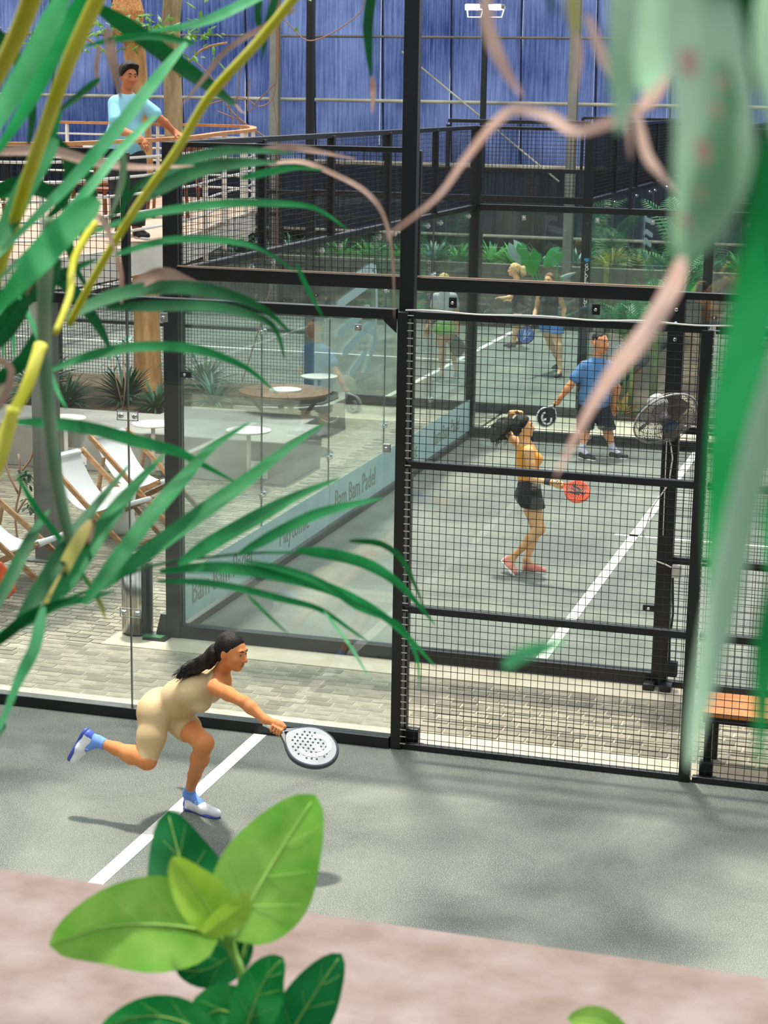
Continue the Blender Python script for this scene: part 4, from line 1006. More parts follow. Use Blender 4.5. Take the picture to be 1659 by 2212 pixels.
# ---------------------------------------------------------------- three women in the far court
sk4 = skin_mat('skin_far', 'e8b68a', 'dda67a')
def feet_on(J, sd, px, dx, dy=0, L=.17):
    h = atZ(px[0], px[1], .035); J[sd+'heel'] = h; J[sd+'toe'] = h+N_((dx, dy, 0))*L; J[sd+'an'] = h+np.array([0, 0, .08])
def build_far():
    Y = atY
    # green shorts, back to camera
    y0 = 16.8
    J = dict(head=Y(960, 606, y0), neck=Y(961, 628, y0), pel=Y(962, 703, y0), Lsh=Y(942, 641, y0), Rsh=Y(980, 641, y0), Lel=Y(934, 680, y0-.02), Lwr=Y(924, 708, y0-.1),
             Rel=Y(988, 680, y0), Rwr=Y(984, 714, y0-.05), Lhip=Y(953, 712, y0), Rhip=Y(972, 712, y0), Lkn=Y(952, 760, y0), Rkn=Y(974, 762, y0+.05))
    feet_on(J, 'L', (955, 818), -.75, .5); feet_on(J, 'R', (985, 812), -.1, 1); J['Lkn'] = (J['Lhip']+J['Lan'])/2+np.array([0, .03, 0]); J['Rkn'] = (J['Rhip']+J['Ran'])/2+np.array([0, .03, 0])
    butt = Y(985, 712, y0-.05); tip = Y(990, 768, y0-.1)
    rk, P, A = racket('dark padel racket hanging from the hand of the woman in green shorts', butt, tip, N_(-FWD+np.array([.5, 0, 0])), MATS['racket_black'], rubber, rubber)
    G = P(.05, 0); J['Rwr'] = G+N_(J['Rel']-G)*.08
    D = person('blond woman in white t-shirt and green shorts seen from behind', J, (.1, 1, 0), (0, 0, 1), .011, sk4, bulk=.95, hands=[('R', grip_hand(J['Rwr'], G, A)), ('L', open_hand(J['Lwr'], (-.2, 0, -1), (0, -1, 0), 1, .4))], thigh=1.02)
    g, root, tn, PH = D['g'], D['root'], D['tor'], D['PH']
    wt = mat('tshirt_white', 'd7dade', .8, var='c3c8ce', scale=5)
    sl = [(cone(J[k+'sh'], J[k+'sh']+(J[k+'el']-J[k+'sh'])*.5, .050, .052), .03) for k in 'LR']
    sdf_part('t_shirt', g['torso']+sl, .011, wt, root, off=.012, cuts=[(J['neck'], tn), (J['pel']+tn*.02, -tn)])
    gs = mat('shorts_green', '8ddc4a', .8, var='7fce3c', scale=6)
    sdf_part('shorts', g['torso'][2:3]+g['torso'][6:]+[(cone(J[k+'hip'], J[k+'hip']+(J[k+'kn']-J[k+'hip'])*.3, .098, .098), .03) for k in 'RL'], .011, gs, root, off=.014, cuts=[(J['pel']+tn*.07, tn), (J['pel']-np.array([0, 0, .13]), (0, 0, -1))])
    sdf_part('hair', [(ell(PH(0, -.02, .02), np.array([.085, .098, .10]), D['Rh']), .02), (ell(PH(0, -.07, -.03), np.array([.045, .04, .07]), D['Rh']), .03)], .010, hair_bln, root, off=.004, cuts=[(PH(0, .05, .06), N_(D['Rh'][1]-D['Rh'][2]*.6))], noise=hair_noise(.003, 12))
    for sd in 'LR': shoe(D, sd, mat('shoe_grey', '8f8d92', .6), MATS['sole_white'], None, .011)
    # black vest, ponytail, facing left
    y0 = 21.0
    J = dict(head=Y(1110, 583, y0), neck=Y(1117, 603, y0), pel=Y(1120, 672, y0), Rsh=Y(1122, 616, y0+.17), Lsh=Y(1106, 616, y0-.12), Lel=Y(1104, 642, y0-.2), Lwr=Y(1088, 644, y0-.3),
             Rel=Y(1126, 645, y0+.2), Rwr=Y(1106, 650, y0+.1), Lhip=Y(1117, 680, y0-.08), Rhip=Y(1124, 680, y0+.09))
    feet_on(J, 'L', (1110, 748), -1, .1); feet_on(J, 'R', (1124, 742), -1, .1); J['Lkn'] = (J['Lhip']+J['Lan'])/2; J['Rkn'] = (J['Rhip']+J['Ran'])/2
    D = person('blond woman in black vest with a ponytail facing left in the far court', J, (-1, -.15, -.03), (0, 0, 1), .011, sk4, bulk=1.0, hands=[('L', open_hand(J['Lwr'], (-1, 0, .1), (0, 0, -1), 1, .5)), ('R', open_hand(J['Rwr'], (-1, 0, .1), (0, 0, -1), 1, .5))])
    g, root, tn, PH = D['g'], D['root'], D['tor'], D['PH']
    vb = mat('vest_black', '23262c', .8, var='2c3037', scale=5)
    sdf_part('vest', g['torso'], .011, vb, root, off=.016, cuts=[(J['neck'], tn), (J['pel']-tn*.02, -tn)])
    sdf_part('sleeve', [(cone(J['Lsh'], J['Lsh']+(J['Lel']-J['Lsh'])*.45, .062, .058), .03)], .011, wt, root, off=.004); sdf_part('sleeve', [(cone(J['Rsh'], J['Rsh']+(J['Rel']-J['Rsh'])*.45, .062, .058), .03)], .011, wt, root, off=.004)
    sdf_part('skirt', [(cone(J['pel']+tn*.03, J['pel']-tn*.2, .15, .20), .03)], .011, mat('skirt_grey', '3a3f44', .8), root, cuts=[(J['pel']-tn*.24, -tn), (J['pel']+tn*.06, tn)])
    sdf_part('hair', [(ell(PH(0, -.02, .025), np.array([.083, .097, .10]), D['Rh']), .02)], .010, hair_bln, root, off=.004, cuts=[(PH(0, .05, .06), N_(D['Rh'][1]-D['Rh'][2]*.6))], noise=hair_noise(.003, 12))
    pt = [PH(0, -.10, .05), PH(0, -.16, .03), PH(0, -.17, -.05), PH(0, -.15, -.10)]
    sdf_part('ponytail', [(cone(pt[0], pt[1], .03, .045), .02), (cone(pt[1], pt[2], .045, .05), .02), (cone(pt[2], pt[3], .05, .02), .02)], .010, hair_bln, root, noise=hair_noise(.005, 12))
    for sd in 'LR': shoe(D, sd, mat('shoe_navy', '2b3040', .6), MATS['sole_white'], None, .011)
    # black top, blue shorts, facing the camera
    y0 = 18.0
    J = dict(head=Y(1186, 606, y0), neck=Y(1187, 628, y0), pel=Y(1189, 692, y0), Rsh=Y(1165, 641, y0), Lsh=Y(1209, 641, y0), Rel=Y(1159, 668, y0+.05), Rwr=Y(1152, 692, y0-.15),
             Lel=Y(1218, 668, y0+.05), Lwr=Y(1217, 690, y0-.05), Rhip=Y(1179, 703, y0), Lhip=Y(1200, 703, y0))
    feet_on(J, 'R', (1206, 792), -.3, -1); feet_on(J, 'L', (1209, 812), -.15, -1)
    J['Rkn'] = (J['Rhip']+J['Ran'])/2+np.array([-.03, -.04, .02]); J['Lkn'] = (J['Lhip']+J['Lan'])/2+np.array([.03, -.04, .02])
    butt = Y(1152, 690, y0-.3); tip = Y(1128, 740, y0-.5)
    rk, P, A = racket('blue striped padel racket of the smiling woman in blue shorts', butt, tip, N_(-FWD), mat('racket_blue', '2f55a8', .4), rubber, MATS['grip_pale'], mat('print_pale_blue', '8fb4e4', .4), marks='bars')
    G = P(.05, 0); J['Rwr'] = G+N_(J['Rel']-G)*.08
    D = person('smiling woman in black top and blue shorts walking towards the camera', J, (-.25, -1, -.05), (0, 0, 1), .010, sk4, bulk=.93, bust=.9, hands=[('R', grip_hand(J['Rwr'], G, A)), ('L', open_hand(J['Lwr'], (0, 0, -1), (-1, 0, 0), 1, .5))])
    g, root, tn, PH = D['g'], D['root'], D['tor'], D['PH']
    sdf_part('top', g['torso'], .010, mat('top_charcoal', '2b2f33', .8), root, off=.010, cuts=[(J['neck'], tn), (J['pel']+tn*.09, -tn)])
    bs = mat('shorts_blue', '1e6fc4', .7, var='2a7ed2', scale=6)
    sdf_part('shorts', g['torso'][2:3]+g['torso'][6:]+[(cone(J[k+'hip'], J[k+'hip']+(J[k+'kn']-J[k+'hip'])*.4, .10, .108), .03) for k in 'RL'], .010, bs, root, off=.012, cuts=[(J['pel']+tn*.075, tn), (J['pel']-np.array([0, 0, .19]), (0, 0, -1))])
    sdf_part('hair', [(ell(PH(0, -.02, .025), np.array([.080, .095, .098]), D['Rh']), .02)], .010, hair_brn, root, off=.003, cuts=[(PH(0, .05, .065), N_(D['Rh'][1]-D['Rh'][2]*.7)), (PH(0, .02, 0), N_(D['Rh'][1]-D['Rh'][2]*.4))], noise=hair_noise(.002, 12))
    brow_parts(D, hair_brn, .004)
    for sd in 'LR': shoe(D, sd, MATS['shoe_black'], MATS['sole_white'], None, .010)
build_far()

# ---------------------------------------------------------------- man on the upper deck
def build_m2():
    Y = atY; y0 = 4.85
    z0 = 3.02
    J = dict(head=Y(278, 165, y0), neck=Y(272, 198, y0), pel=Y(270, 328, y0), Rsh=Y(248, 222, y0-.06), Lsh=Y(306, 222, y0+.06), Lel=Y(345, 256, y0+.12), Lwr=Y(378, 286, y0+.22),
             Rel=Y(252, 278, y0-.22), Rwr=Y(300, 296, y0-.38))
    J['Rhip'] = J['pel']+np.array([-.07, -.06, -.06]); J['Lhip'] = J['pel']+np.array([.09, .03, -.06])
    for sd, dx in (('R', -.08), ('L', .12)):
        b = np.array([J['pel'][0]+dx, J['pel'][1], z0+.04]); J[sd+'heel'] = b; J[sd+'toe'] = b+np.array([.14, -.10, 0]); J[sd+'an'] = b+np.array([0, 0, .08]); J[sd+'kn'] = (J[sd+'hip']+J[sd+'an'])/2+np.array([.03, -.02, 0])
    J['base'] = np.array([0, 0, z0])
    D = person('man in pale blue shirt leaning on the wooden handrail of the upper deck', J, (.75, -.65, -.22), (.12, -.05, 1), .0075, skin_mat('skin_brown', 'c07a52', 'b26c45'), s=1.0, bulk=1.05, hands=[('L', open_hand(J['Lwr'], (.9, -.2, -.35), (0, 0, -1), 1, .4)), ('R', open_hand(J['Rwr'], (.5, -.3, -.5), (0, .3, -1), 1, .5, -1))])
    g, root, tn, PH = D['g'], D['root'], D['tor'], D['PH']
    sb = mat('shirt_aqua', '7fc3d6', .8, var='9bd3e0', scale=4, bump=.2, bscale=10)
    sl = [(cone(J[k+'sh'], J[k+'sh']+(J[k+'el']-J[k+'sh'])*.68, .052, .062), .03) for k in 'LR']
    sdf_part('shirt', g['torso']+[(ell(J['pel']+tn*.12, np.array([.18, .13, .2]), D['Rt']), .05)]+sl, .008, sb, root, off=.009, cuts=[(J['neck']-tn*.01+D['fw']*.02, N_(tn+D['fw']*.3)), (J['pel']-tn*.02, -tn)])
    pn = mat('trousers_dark', '20222b', .8)
    sdf_part('trousers', g['torso'][2:3]+g['torso'][6:]+[(cone(J[k+'hip'], J[k+'kn'], .10, .078), .03) for k in 'RL']+[(cone(J[k+'kn'], J[k+'an'], .078, .065), .03) for k in 'RL'], .010, pn, root, off=.008, cuts=[(J['pel']+tn*.05, tn), (J['Ran'], (0, 0, -1))])
    sdf_part('hair', [(ell(PH(0, -.012, .04), np.array([.090, .101, .099]), D['Rh']), .02), (ell(PH(0, .05, .096), np.array([.065, .04, .035]), D['Rh']), .02)], .0075, hair_blk, root, off=.004, cuts=[(PH(0, .075, .07), N_(D['Rh'][1]-D['Rh'][2]*1.0)), (PH(0, .02, 0), N_(D['Rh'][1]-D['Rh'][2]*.5)), (PH(0, 0, -.06), -D['Rh'][2])], noise=hair_noise(.004, 10))
    brow_parts(D, hair_blk, .004)
    for sd in 'LR': shoe(D, sd, MATS['shoe_black'], MATS['sole_white'], None, .010)
build_m2()
# ================================================================== patio furniture
wood = mat('teak_wood', 'a87d52', .55, var='8a6038', scale=3, stretch=(3, 3, 12), bump=.1, bscale=40)
canvas = mat('white_canvas', 'e6e6e8', .85, var='d9dadd', scale=3, bump=.1, bscale=90, trans=.15)
def deck_chair(label):
    r = thing('deck_chair', label, 'deck chair', (0, 0, 0), 0, 'white sling deck chairs on the patio')
    w = .29
    for sy in (-1, 1):
        m = MB(); m.bar((-.50, sy*w, .82), (.58, sy*w, .02), .028, .05); m.build('long_rail', wood, r)
        m = MB(); m.bar((-.42, sy*(w-.045), .02), (.44, sy*(w-.045), .44), .028, .05); m.build('seat_rail', wood, r)
        m = MB(); m.bar((-.40, sy*(w+.03), .05), (-.27, sy*(w+.03), .62), .02, .035); m.build('prop', wood, r)
    for x, z in ((-.48, .80), (.54, .05), (-.40, .04), (.43, .43)):
        m = MB(); m.tube([(x, -w, z), (x, w, z)], .016, 10); m.build('crossbar', wood, r)
    prof = []
    for i in range(15):
        t = i/14; x = -.50+.94*t; z = .835*(1-t)+.455*t - .36*math.sin(math.pi*t**.85)*(1-.25*t)
        prof.append((x, z))
    vs = []; fs = []
    for k, (x, z) in enumerate(prof):
        for j in range(5):
            y = -.235+.47*j/4; sag = -.012*(1-((j-2)/2)**2)*math.sin(math.pi*k/14); vs.append((x, y, z+sag))
    for k in range(14):
        for j in range(4): fs.append((k*5+j, k*5+j+1, (k+1)*5+j+1, (k+1)*5+j))
    m = MB(); m.add(vs, fs)
    n = len(vs); m.add([(x, y, z-.006) for x, y, z in vs], [tuple(reversed(f)) for f in fs]); m.build('sling', canvas, r, True)
    for x, z in ((-.48, .80), (.43, .43)):
        m = MB(); m.tube([(x, -.235, z), (x, .235, z)], .026, 12); m.build('sling_hem', canvas, r, True)
    return r
dc = deck_chair('white sling deck chair nearest the near fence, at the left edge of the picture')
def place(o, loc, rz):
    o.matrix_basis = Matrix.Translation(Vector(loc)) @ Matrix.Rotation(rz, 4, 'Z'); WORLDM[o.name] = o.matrix_basis.copy()
place(dc, (-4.62, 3.2, 0), math.radians(-4))
copy_tree(dc, (-4.54, 4.98, 0), math.radians(-16), 'white sling deck chair in the middle of the row, beside the white drum stool')
copy_tree(dc, (-4.62, 6.22, 0), math.radians(-18), 'white sling deck chair farthest back, under the white round wall table')
def drum(x, y, label):
    r = thing('drum_stool', label, 'stool', (x, y, 0), 0, 'white ceramic drum stools')
    m = MB(); m.lathe([(.11, 0), (.155, .04), (.165, .12), (.15, .2), (.155, .3), (.172, .42), (.168, .47), (.14, .485), (0, .485)], (x, y, 0), 28); m.build('body', mat('white_ceramic', 'eceae4', .3, coat=.3), r, True)
    m = MB(); m.lathe([(0, 0), (.026, 0), (.026, .006), (0, .006)], (x+.05, y-.158, .33), 14, Matrix.Rotation(math.pi/2, 3, 'X') ); m.build('handle_hole', rubber, r)
    return r
drum(-4.48, 5.28, 'white drum stool with a round handle hole beside the middle deck chair')
drum(-4.56, 2.33, 'white drum stool at the left edge with an orange bag hanging from it')
# orange bag
b = thing('plastic_bag', 'crumpled orange plastic bag hanging at the left edge beside the nearest deck chair', 'bag', (-4.28, 2.46, .06))
def bagnoise(g): return (np.sin(g[..., 0]*40+g[..., 2]*22)*np.sin(g[..., 1]*35+g[..., 2]*30))*.008
sdf_part('bag', [(ell((-4.28, 2.46, .16), (.085, .07, .10)), .02), (ell((-4.31, 2.44, .10), (.07, .06, .06)), .02), (cone((-4.28, 2.46, .22), (-4.32, 2.44, .36), .05, .018), .03)], .008, mat('orange_plastic', 'f25a22', .3, var='e04a14', scale=9), b, noise=bagnoise)
m = MB(); m.tube([(-4.32, 2.44, .34), (-4.38, 2.41, .44), (-4.43, 2.38, .49)], .008, 6); m.build('handle', MATS['orange_plastic'], b)
# litter bin
bn = thing('litter_bin', 'brushed steel cylindrical litter bin with ashtray lid beside the black corner post', 'bin', (-2.84, 2.0, 0))
m = MB(); m.lathe([(.128, .02), (.128, .62)], (-2.84, 2.0, 0), 40); m.build('body', steel, bn, True)
m = MB(); m.lathe([(.12, 0), (.12, .022)], (-2.84, 2.0, 0), 32); m.build('foot', rubber, bn)
m = MB(); m.lathe([(.135, .62), (.146, .64), (.146, .665), (.13, .67), (.11, .645), (0, .64)], (-2.84, 2.0, 0), 40); m.build('lid', chrome, bn, True)
m = MB(); m.lathe([(.105, .648), (.10, .652), (0, .652)], (-2.84, 2.0, 0), 24); m.build('ash_tray', rubber, bn)
m = MB()
vs = []
for i in range(9):
    a = math.radians(-50+i*9); vs += [(-2.84+.131*math.cos(a), 2.0+.131*math.sin(a), z) for z in (.03, .61)]
m.add(vs, [(2*i, 2*i+2, 2*i+3, 2*i+1) for i in range(8)]); m.build('dark_panel', mat('dark_panel', '1c2226', .25), bn)
m = MB(); m.tube([(-2.98, 2.05, .0), (-2.98, 2.05, .62)], .02, 10)
# wall tables fixed to the planter
def wall_table(x, y, z, r_, label, ypl):
    t = thing('round_side_table', label, 'table', (x, y, 0), 0, 'white round tables on posts fixed to the planter')
    m = MB(); m.lathe([(0, z-.02), (r_*.96, z-.02), (r_, z-.012), (r_, z), (0, z+.001)], (x, y, 0), 36); m.build('table_top', white_pt, t)
    m = MB(); m.tube([(x, y, .10), (x, y, z-.02)], .024, 12); m.build('post', white_pt, t, True)
    m = MB(); m.tube([(x, y, .13), (x+.03, ypl-.01, .17)], .02, 10); m.build('arm', white_pt, t, True)
    m = MB(); m.bevbox((x+.03, ypl-.012, .17), (.24, .014, .2), .003); pl = m.build('wall_plate', white_pt, t)
    for sx in (-.09, .09):
        for sz in (-.07, .07):
            m = MB(); m.lathe([(.009, 0), (.009, .008)], (x+.03+sx, ypl-.018, .17+sz), 8, Matrix.Rotation(math.pi/2, 3, 'X')); m.build('screw', zinc, pl)
wall_table(-4.05, 7.86, .67, .255, 'white round side table seen through the middle court glass wall', 8.1)
wall_table(-5.22, 7.86, .67, .24, 'white round side table just left of the black corner post, before the tree trunk', 8.1)
wall_table(-6.32, 7.86, .67, .235, 'leftmost white round side table, above a bolted wall plate', 8.1)
wall_table(-4.69, 10.3+2.0, .64, .25, 'white round side table behind the big brown table', 12.62)
# concrete planters
pc = mat('planter_concrete', '9d9b94', .85, var='86857f', scale=2.5, bump=.2, bscale=14, lo=.3, hi=.7)
pl1 = thing('concrete_planter', 'long grey concrete planter wall behind the deck chairs', 'planter', (-6.3, 9, 0))
m = MB(); m.bevbox((-6.35, 8.75, .25), (5.3, 1.3, .5), .015); m.build('wall', pc, pl1)
m = MB(); m.bevbox((-4.9, 9.75, .24), (1.9, .9, .48), .015); m.bevbox((-9.0, 11, .24), (.2, 3.4, .48), .01); m.build('side_wall', pc, pl1)
m = MB(); m.bevbox((-7.2, 11.05, .21), (3.6, 3.3, .42), .02); m.build('soil', gapm, pl1)
pl2 = thing('concrete_planter', 'low grey concrete planter with dark gravel under the big brown round table', 'planter', (-5.0, 12, 0))
poly = [(-6.2, 12.55), (-6.2, 11.0), (-5.2, 10.85), (-4.55, 11.0), (-4.25, 11.35), (-4.22, 12.0), (-4.4, 12.55)]
m = MB(); m.prism([(x, y, 0) for x, y in poly], (0, 0, 0), (0, 0, .40)); m.build('wall', pc, pl2)
m = MB(); cx_, cy_ = -5.1, 11.8
m.prism([(cx_+(x-cx_)*.9, cy_+(y-cy_)*.88, .39) for x, y in poly], (0, 0, 0), (0, 0, .025)); m.build('gravel', mat('dark_gravel', '3a3733', .95, var='5a564e', scale=40, bump=.6, bscale=90), pl2)
# big brown round table
bt = thing('round_table', 'big weathered brown round table with a pale disc at its centre', 'table', (-4.47, 10.3, 0))
tw_ = mat('weathered_wood', '6e5243', .75, var='8a6a50', scale=4, stretch=(6, 1, 1), bump=.15, bscale=30)
m = MB(); zt = .74
for k in range(16):
    a0 = 2*math.pi*k/16+.006; a1 = 2*math.pi*(k+1)/16-.006
    P = [(-4.47+r_*math.cos(a), 10.3+r_*math.sin(a), zt-.03) for r_, a in ((.1, a0), (.58, a0), (.585, (a0+a1)/2), (.58, a1), (.1, a1))]
    mm = MB(); mm.prism(P, (0, 0, 0), (0, 0, .03)); mm.build('top_segment', tw_, bt)
m = MB(); m.lathe([(0, zt-.1), (.52, zt-.1), (.52, zt-.034), (0, zt-.034)], (-4.47, 10.3, 0), 24); m.build('apron', mat('dark_apron', '3d322c', .7), bt)
m = MB(); m.lathe([(0, zt+.001), (.2, zt+.001), (.2, zt+.02), (0, zt+.02)], (-4.47, 10.3, 0), 30); m.build('centre_disc', white_pt, bt)
for a in (0, 1, 2, 3):
    an = a*math.pi/2+.5; m = MB(); m.bar((-4.47+.42*math.cos(an), 10.3+.42*math.sin(an), zt-.1), (-4.47+.06*math.cos(an+2.6), 10.3+.06*math.sin(an+2.6), .02), .07, .04); m.build('leg', mat('leg_dark', '4c4a44', .6), bt)
m = MB(); m.tube([(-4.0+.12*math.cos(a), 10.62, .40+.09*math.sin(a)) for a in [math.pi+math.pi*i/10 for i in range(11)]], .014, 8); m.build('rope', white_pt, bt)
# grey column under the deck
gc = thing('steel_column', 'grey square column holding up the deck between the deck chairs', 'column', (-4.66, 4.05, 0))
m = MB(); m.bevbox((-4.66, 4.05, 1.35), (.2, .2, 2.7), .008); m.build('shaft', mat('column_grey', '62645f', .5, var='565853', scale=3), gc)
m = MB(); m.bevbox((-4.66, 4.05, .01), (.34, .34, .02), .004); m.build('base_plate', MATS['column_grey'], gc)

# ================================================================== upper deck
dk = thing('viewing_deck', 'raised deck with white fascia, white bars and a curved wooden handrail', 'deck', (-5.5, 7, 3))
edge = [(-8.6, 2.55), (-5.2, 2.55), (-4.25, 2.6), (-3.92, 2.95), (-3.86, 3.7), (-3.87, 5.1), (-4.02, 6.3), (-4.35, 7.7), (-4.58, 9.0), (-4.78, 9.9), (-4.98, 10.5), (-5.3, 11.3), (-5.7, 11.95), (-6.4, 12.1), (-8.6, 12.15)]
def sm(path, n=4):
    out = []; P = [Vector(p) for p in path]
    for i in range(len(P)-1):
        p0 = P[max(i-1, 0)]; p1 = P[i]; p2 = P[i+1]; p3 = P[min(i+2, len(P)-1)]
        for k in range(n):
            t = k/n; out.append(.5*((2*p1)+(-p0+p2)*t+(2*p0-5*p1+4*p2-p3)*t*t+(-p0+3*p1-3*p2+p3)*t**3))
    out.append(P[-1]); return out
pathz = sm([(x, y, 0) for x, y in edge], 3)
m = MB(); m.prism([(p.x, p.y, 2.74) for p in pathz], (0, 0, 0), (0, 0, .22)); m.build('floor_structure', mat('deck_under', '8f8d86', .8), dk)
bd = mat('deck_boards', 'b39a86', .8, var='9a8270', scale=4, stretch=(1, 8, 1))
yy = 2.6
while yy < 12.0:
    xr = max([p.x for p in pathz if abs(p.y-yy) < .45] or [-5])-.05
    m = MB(); m.bevbox(((-8.6+xr)/2, yy+.07, 2.975), (xr+8.6, .132, .03), .003); m.build('board', bd, dk); yy += .14
m = MB()
for a, c in zip(pathz[:-1], pathz[1:]):
    m.bar((a.x, a.y, 2.86), (c.x+(c.x-a.x)*.02, c.y+(c.y-a.y)*.02, 2.86), .03, .27)
m.build('fascia', mat('fascia_white', 'd9d3c8', .6, var='c9c2b6', scale=2), dk)
inn = [Vector((p.x, p.y, 0)) for p in pathz]
for z in (3.14, 3.30, 3.47, 3.63, 3.80):
    m = MB(); m.tube([(p.x, p.y, z) for p in inn], .013, 8); m.build('rail_bar', white_pt, dk, True)
hw = mat('handrail_wood', 'c98b52', .5, var='b57440', scale=5)
m = MB()
for a, c in zip(inn[:-1], inn[1:]): m.bar((a.x, a.y, 3.95), (c.x+(c.x-a.x)*.05, c.y+(c.y-a.y)*.05, 3.95), .085, .035)
m.build('handrail', hw, dk)
L_ = 0; last = -9; acc = [0]
for a, c in zip(inn[:-1], inn[1:]): acc.append(acc[-1]+(c-a).length)
pos = 0.6
def along(s):
    for i in range(len(acc)-1):
        if acc[i+1] >= s: t = (s-acc[i])/(acc[i+1]-acc[i]); return inn[i].lerp(inn[i+1], t), (inn[i+1]-inn[i]).normalized()
while pos < acc[-1]:
    p, t = along(pos); m = MB(); m.bar((p.x, p.y, 2.66), (p.x, p.y, 3.93), .05, .03, up=(t.x, t.y, 0)); m.build('rail_post', white_pt, dk); pos += 1.35
# wooden chairs on the deck
dwood = mat('chair_brown', '8a4a26', .5, var='6e3a1c', scale=5)
def wchair(label):
    r = thing('wooden_chair', label, 'chair', (0, 0, 0), 0, 'brown wooden chairs on the upper deck')
    m = MB(); m.bevbox((0, 0, .45), (.42, .42, .03), .01); m.build('seat', dwood, r)
    for sx in (-1, 1):
        for sy in (-1, 1):
            m = MB(); m.bar((sx*.17, sy*.17, .44), (sx*.21, sy*.2, 0), .032); m.build('leg', dwood, r)
        m = MB(); m.bar((sx*.18, .19, .45), (sx*.18, .25, .86), .03); m.build('back_post', dwood, r)
    for z in (.62, .72, .83):
        m = MB(); m.bar((-.18, .22, z), (.18, .22, z), .02, .06); m.build('back_slat', dwood, r)
    return r
wc = wchair('brown wooden chair on the deck nearest the white post behind the bars')
place(wc, (-4.6, 5.5, 2.99), .4)
for x, y, rz, lb in ((-5.3, 6.6, 2.4, 'brown wooden chair in the middle of the deck'), (-5.2, 8.3, -1.0, 'brown wooden chair towards the far end of the deck'), (-5.4, 4.2, 1.2, 'brown wooden chair behind the man on the deck'), (-5.6, 9.8, .2, 'farthest brown wooden chair on the deck, by the curved corner')):
    copy_tree(wc, (x, y, 2.99), rz, lb)

# ================================================================== fan, cable, bench
fn = thing('wall_fan', 'grey caged fan tilted downwards on the post of the middle court', 'fan', (1.5, 1.9, 2.1))
ax = N_(-FWD*.60-UP*.72+RIGHT*.30); fc_ = np.array([1.50, 1.66, 2.14]); e1_ = N_(np.cross(ax, (0, 0, 1))); e2_ = np.cross(ax, e1_)
def FP(r, a, d): return fc_+(e1_*math.cos(a)+e2_*math.sin(a))*r+ax*d
cage = mat('fan_cage_grey', '5e5c58', .35, .5); cage_w = mat('fan_white', 'a9a8a4', .4)
for nm, prof in (('front_guard', [(.05, .085), (.12, .085), (.20, .065), (.245, .01)]), ('back_guard', [(.06, -.08), (.14, -.075), (.21, -.05), (.245, .0)])):
    m = MB()
    for k in range(72):
        a = 2*math.pi*k/72; m.tube([FP(r_, a+.25*(r_-.05), d) for r_, d in prof], .0016, 4, cap=False)
    for r_, d in prof: m.tube([FP(r_, 2*math.pi*i/40, d) for i in range(41)], .0022, 5, cap=False)
    o_ = m.build(nm, cage, fn); o_['kind'] = 'stuff'
m = MB(); m.tube([FP(.248, 2*math.pi*i/48, .004) for i in range(49)], .007, 8, cap=False); m.build('outer_ring', cage_w, fn, True)
for k in range(3):
    vs = []
    for i in range(7):
        r_ = .05+.165*i/6; wd = .55*(1-.25*(i/6))
        for j in range(5):
            a = 2*math.pi*k/3+(j/4-.5)*wd*1.9+.4*i/6; vs.append(FP(r_, a, .012-.035*(j/4-.5)*2))
    m = MB(); m.add(vs, [(i*5+j, i*5+j+1, i*5+j+6, i*5+j+5) for i in range(6) for j in range(4)]); m.build('blade', mat('fan_blade', '5c5a58', .35), fn, True)
RF = Matrix([list(e1_), list(e2_), list(np.cross(e1_, e2_)*1)]).transposed()
def lat(prof): return MB().lathe(prof, fc_, 24, Matrix([list(e1_), list(-e2_), list(ax)]).transposed() if np.dot(np.cross(e1_, -e2_), ax) > 0 else Matrix([list(e1_), list(e2_), list(ax)]).transposed())
lat([(.05, -.03), (.052, .04), (.03, .055), (0, .058)]).build('hub', mat('hub_grey', '55555a', .4), fn, True)
lat([(.058, .082), (.058, .09), (0, .094)]).build('badge', mat('badge_blue', '1f3a55', .3), fn, True)
lat([(.06, -.075), (.075, -.09), (.078, -.16), (.06, -.20), (0, -.215)]).build('motor_housing', cage_w, fn, True)
m = MB(); m.tube([fc_-ax*.12, fc_-ax*.12+np.array([0, .08, -.10]), (1.5, 1.955, 2.02)], .02, 10); m.bevbox((1.5, 1.955, 2.0), (.07, .03, .16), .006); m.build('bracket', mat('hub_grey', '55555a'), fn, True)
m = MB(); m.tube([(1.5, 1.93, 1.95), (1.53, 1.93, 1.8), (1.51, 1.935, 1.6), (1.40, 1.93, 1.42), (1.34, 1.92, 1.2), (1.40, 1.91, 1.02), (1.52, 1.93, .98), (1.59, 1.93, .95)], .006, 6); m.tube([(1.48, 1.93, 1.95), (1.48, 1.945, 1.7), (1.485, 1.945, 1.2)], .004, 5)
m.build('power_cable', white_pt, fn, True)
m = MB(); m.bevbox((1.60, 1.955, .93), (.07, .05, .1), .008); m.build('power_socket', mat('socket_grey', 'b9b7b0', .5), fn)
m = MB(); m.tube([(1.575, 1.94, .88), (1.59, 1.94, .6), (1.575, 1.94, .4), (1.58, 1.94, .22)], .009, 6); m.bevbox((1.60, 1.93, .17), (.09, .06, .12), .008); m.build('lower_cable', rubber, fn)
be = thing('bench', 'bench with an orange wood seat on a black frame behind the mesh at right', 'bench', (2.9, .32, 0))
bw = mat('bench_wood', 'd18a4a', .45, var='b96f34', scale=3, stretch=(1, 6, 1), bump=.08)
for k in range(3):
    m = MB(); m.bevbox((3.0, .155+.155*k, .445), (1.96, .148, .035), .005); m.build('seat_plank', bw, be)
m = MB()
for y in (.11, .51): m.b2((2.06, y-.02, .385), (3.94, y+.02, .425))
for x in (2.08, 3.92): m.b2((x-.02, .11, .385), (x+.02, .51, .425))
m.build('frame', black, be)
